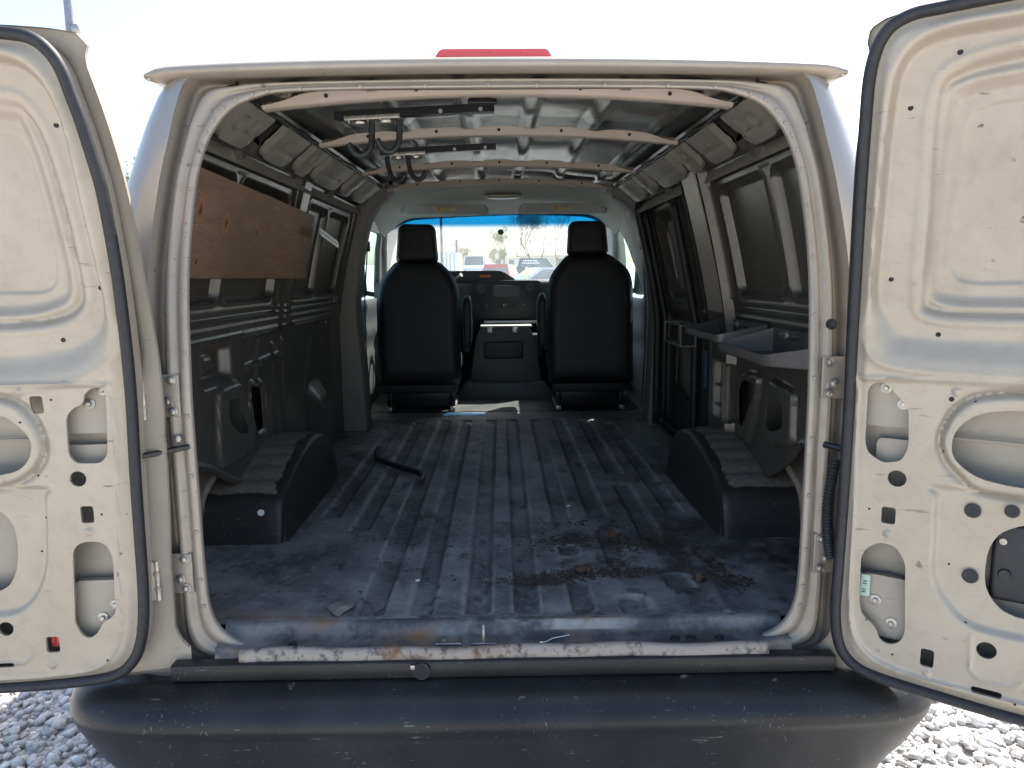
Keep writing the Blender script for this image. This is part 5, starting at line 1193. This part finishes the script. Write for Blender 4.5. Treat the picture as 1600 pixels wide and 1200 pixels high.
def car(x, y, rot, L, W, H, body_mat, label, name, cat, kind='car', group='vehicles parked beyond the windscreen'):
    c = empty(name, None, (x, y, gz(y))); c.rotation_euler = (0, 0, rot); tag(c, label, cat, group)
    hb = H * (.58 if kind != 'van' else .5); a = L / 2
    low = fillet([(-a, .32), (a, .32), (a, hb * .80), (a * .62, hb), (-a * .9, hb), (-a, hb * .88)], .12)
    MB().prism(low, -W / 2, W / 2, 'Y', .05).build('body', body_mat, c)
    if kind == 'car': top = [(a * .45, hb - .02), (a * .12, H - .02), (-a * .48, H), (-a * .86, hb - .02)]
    elif kind == 'suv': top = [(a * .42, hb - .02), (a * .16, H - .03), (-a * .85, H), (-a * .96, hb - .02)]
    else: top = [(a * .75, hb - .02), (a * .52, H - .03), (-a * .97, H), (-a * .985, hb - .02)]
    V = []; F = []
    for s, k in ((-1, 0), (1, 0)):
        for q, (xx, zz) in enumerate(top): V.append((xx, s * (W / 2 - (.05 if zz < hb else .18)), zz))
    n = 4; F = [(0, 1, 2, 3), (7, 6, 5, 4)] + [(i, n + i, n + (i + 1) % n, (i + 1) % n) for i in range(n)]
    MB().add(V, F).build('cabin', body_mat, c, False)
    gm = M_carglass
    def quad(pts, nm): mesh(nm, pts, [(0, 1, 2, 3)], gm, c, False)
    e = .012
    (x0, z0), (x1, z1), (x2, z2), (x3, z3) = top
    if True:
        quad([(x0 + e - .04, -W / 2 + .12, z0 + .05), (x0 + e - .04, W / 2 - .12, z0 + .05), (x1 + e + .03, W / 2 - .24, z1 - .05), (x1 + e + .03, -W / 2 + .24, z1 - .05)], 'windscreen')
        quad([(x3 - e + .02, -W / 2 + .12, z3 + .06), (x3 - e + .02, W / 2 - .12, z3 + .06), (x2 - e - .01, W / 2 - .24, z2 - .08), (x2 - e - .01, -W / 2 + .24, z2 - .08)], 'rear_window')
        xm = (x1 + x2) / 2
        for s in (-1, 1):
            for (b0, b1, t0, t1) in ((x0 - .25, xm + .04, x1 - .05, xm + .04), (xm - .04, x3 + .25, xm - .04, x2 + .10)):
                quad([(b0, s * (W / 2 - .05 + e), z0 + .06), (b1, s * (W / 2 - .05 + e), z0 + .06), (t1, s * (W / 2 - .165 + e), z1 - .07), (t0, s * (W / 2 - .165 + e), z1 - .07)], 'side_window')
    for sx in (-.62, .62):
        for s in (-1, 1):
            wl = MB().lathe([(.20, -.1), (.31, -.1), (.33, -.05), (.33, .05), (.31, .1), (.20, .1)], 20, Matrix.Translation((sx * a, s * (W / 2 - .08), .33)) @ Matrix.Rotation(R(90), 4, 'X')).build('tyre', M_rubber, c)
            MB().lathe([(.20, -.08), (.20, .08)], 16, Matrix.Translation((sx * a, s * (W / 2 - .07), .33)) @ Matrix.Rotation(R(90), 4, 'X')).build('rim', M_steel, wl)
    for s in (-1, 1):
        MB().box(-a - .01, -a + .03, s * W * .40 - .13, s * W * .40 + .13, hb * .66, hb * .86, .01).build('tail_light', M_red, c)
        MB().box(a - .05, a + .01, s * W * .38 - .16, s * W * .38 + .16, hb * .60, hb * .74, .02).build('headlight', M_hood, c)
    MB().box(-a - .02, -a + .0, -.18, .18, hb * .55, hb * .70, .002).build('number_plate', M_hood, c)
    return c
M_carglass = mat_plain('car_glass', (.10, .14, .16), .12, 0, .1, 2, 0); M_carred = mat_plain('car_red', (.45, .035, .05), .25, .1, .05, 3, 0); M_cardark = mat_plain('car_slate_blue', (.05, .075, .095), .25, .3, .05, 3, 0)
M_carsilver = mat_plain('car_silver', (.50, .53, .55), .3, .5, .05, 3, 0); M_carwhite = mat_plain('car_white', (.75, .77, .78), .35, 0, .04, 3, 0)
car(px(787, 45), 45, R(78), 4.4, 1.78, 1.47, M_carred, 'red car seen from behind, in front of the trees', 'red_car', 'car', 'suv')
dk = car(px(846, 68), 68, R(8), 4.9, 1.9, 1.95, M_cardark, 'dark slate vehicle with white lettering on its rear side glass', 'dark_vehicle', 'truck', 'suv')
random.seed(3)
for row, (zz, x0, x1) in enumerate(((1.72, -1.8, -.5), (1.50, -1.9, -.35))):      # rows of white lettering, too small to read in the photograph
    x = x0
    while x < x1:
        w_ = random.uniform(.07, .15); MB().box(x, x + w_, -.90 + (.02 if row else .06), -.885 + (.02 if row else .06), zz - .06, zz + .06).build('lettering', M_hood, dk); x += w_ + .05
car(px(872, 30), 30, R(20), 4.5, 1.8, 1.36, M_carsilver, 'silver car partly hidden behind the passenger seat', 'silver_car', 'car', 'car')
car(px(745, 64), 64, R(90), 5.2, 1.95, 2.15, M_carwhite, 'pale blue-white van parked right of the box trailer', 'parked_van', 'van', 'van')
car(px(766, 75), 75, R(60), 4.5, 1.8, 1.5, M_carwhite, 'white car just left of the red car', 'white_car', 'car', 'car')
def house(x, y, w_, d_, h, label):
    b = empty('low_building', None, (x, y, gz(y))); tag(b, label, 'building')
    MB().box(-w_ / 2, w_ / 2, 0, d_, 0, h).build('wall', M_cream, b)
    MB().prism([(-.4, h), (d_ / 2, h + 1.3), (d_ + .4, h)], -w_ / 2 - .3, w_ / 2 + .3, 'X').build('roof', M_roofg, b)
    for k in range(max(2, int(w_ / 2.2))):
        xx = -w_ / 2 + 1.2 + k * 2.2
        if xx + .6 < w_ / 2: f = MB().box(xx - .5, xx + .5, -.05, .02, 1.0, 2.1, .01).build('window', M_hood, b); MB().box(xx - .42, xx + .42, -.07, -.045, 1.08, 2.02).build('pane', M_carglass, f)
M_cream = mat_plain('cream_siding', (.60, .55, .46), .8, 0, .06, 1); M_roofg = mat_plain('tan_shingles', (.34, .29, .24), .85, 0, .2, 3)
house(px(868, 98), 98, 9.5, 7, 2.5, 'long cream building behind the dark vehicle'); house(px(795, 120), 120, 5.5, 6, 2.4, 'small cream building behind the red car')
house(-42, 95, 14, 8, 3.2, 'cream building seen past the driver seat')
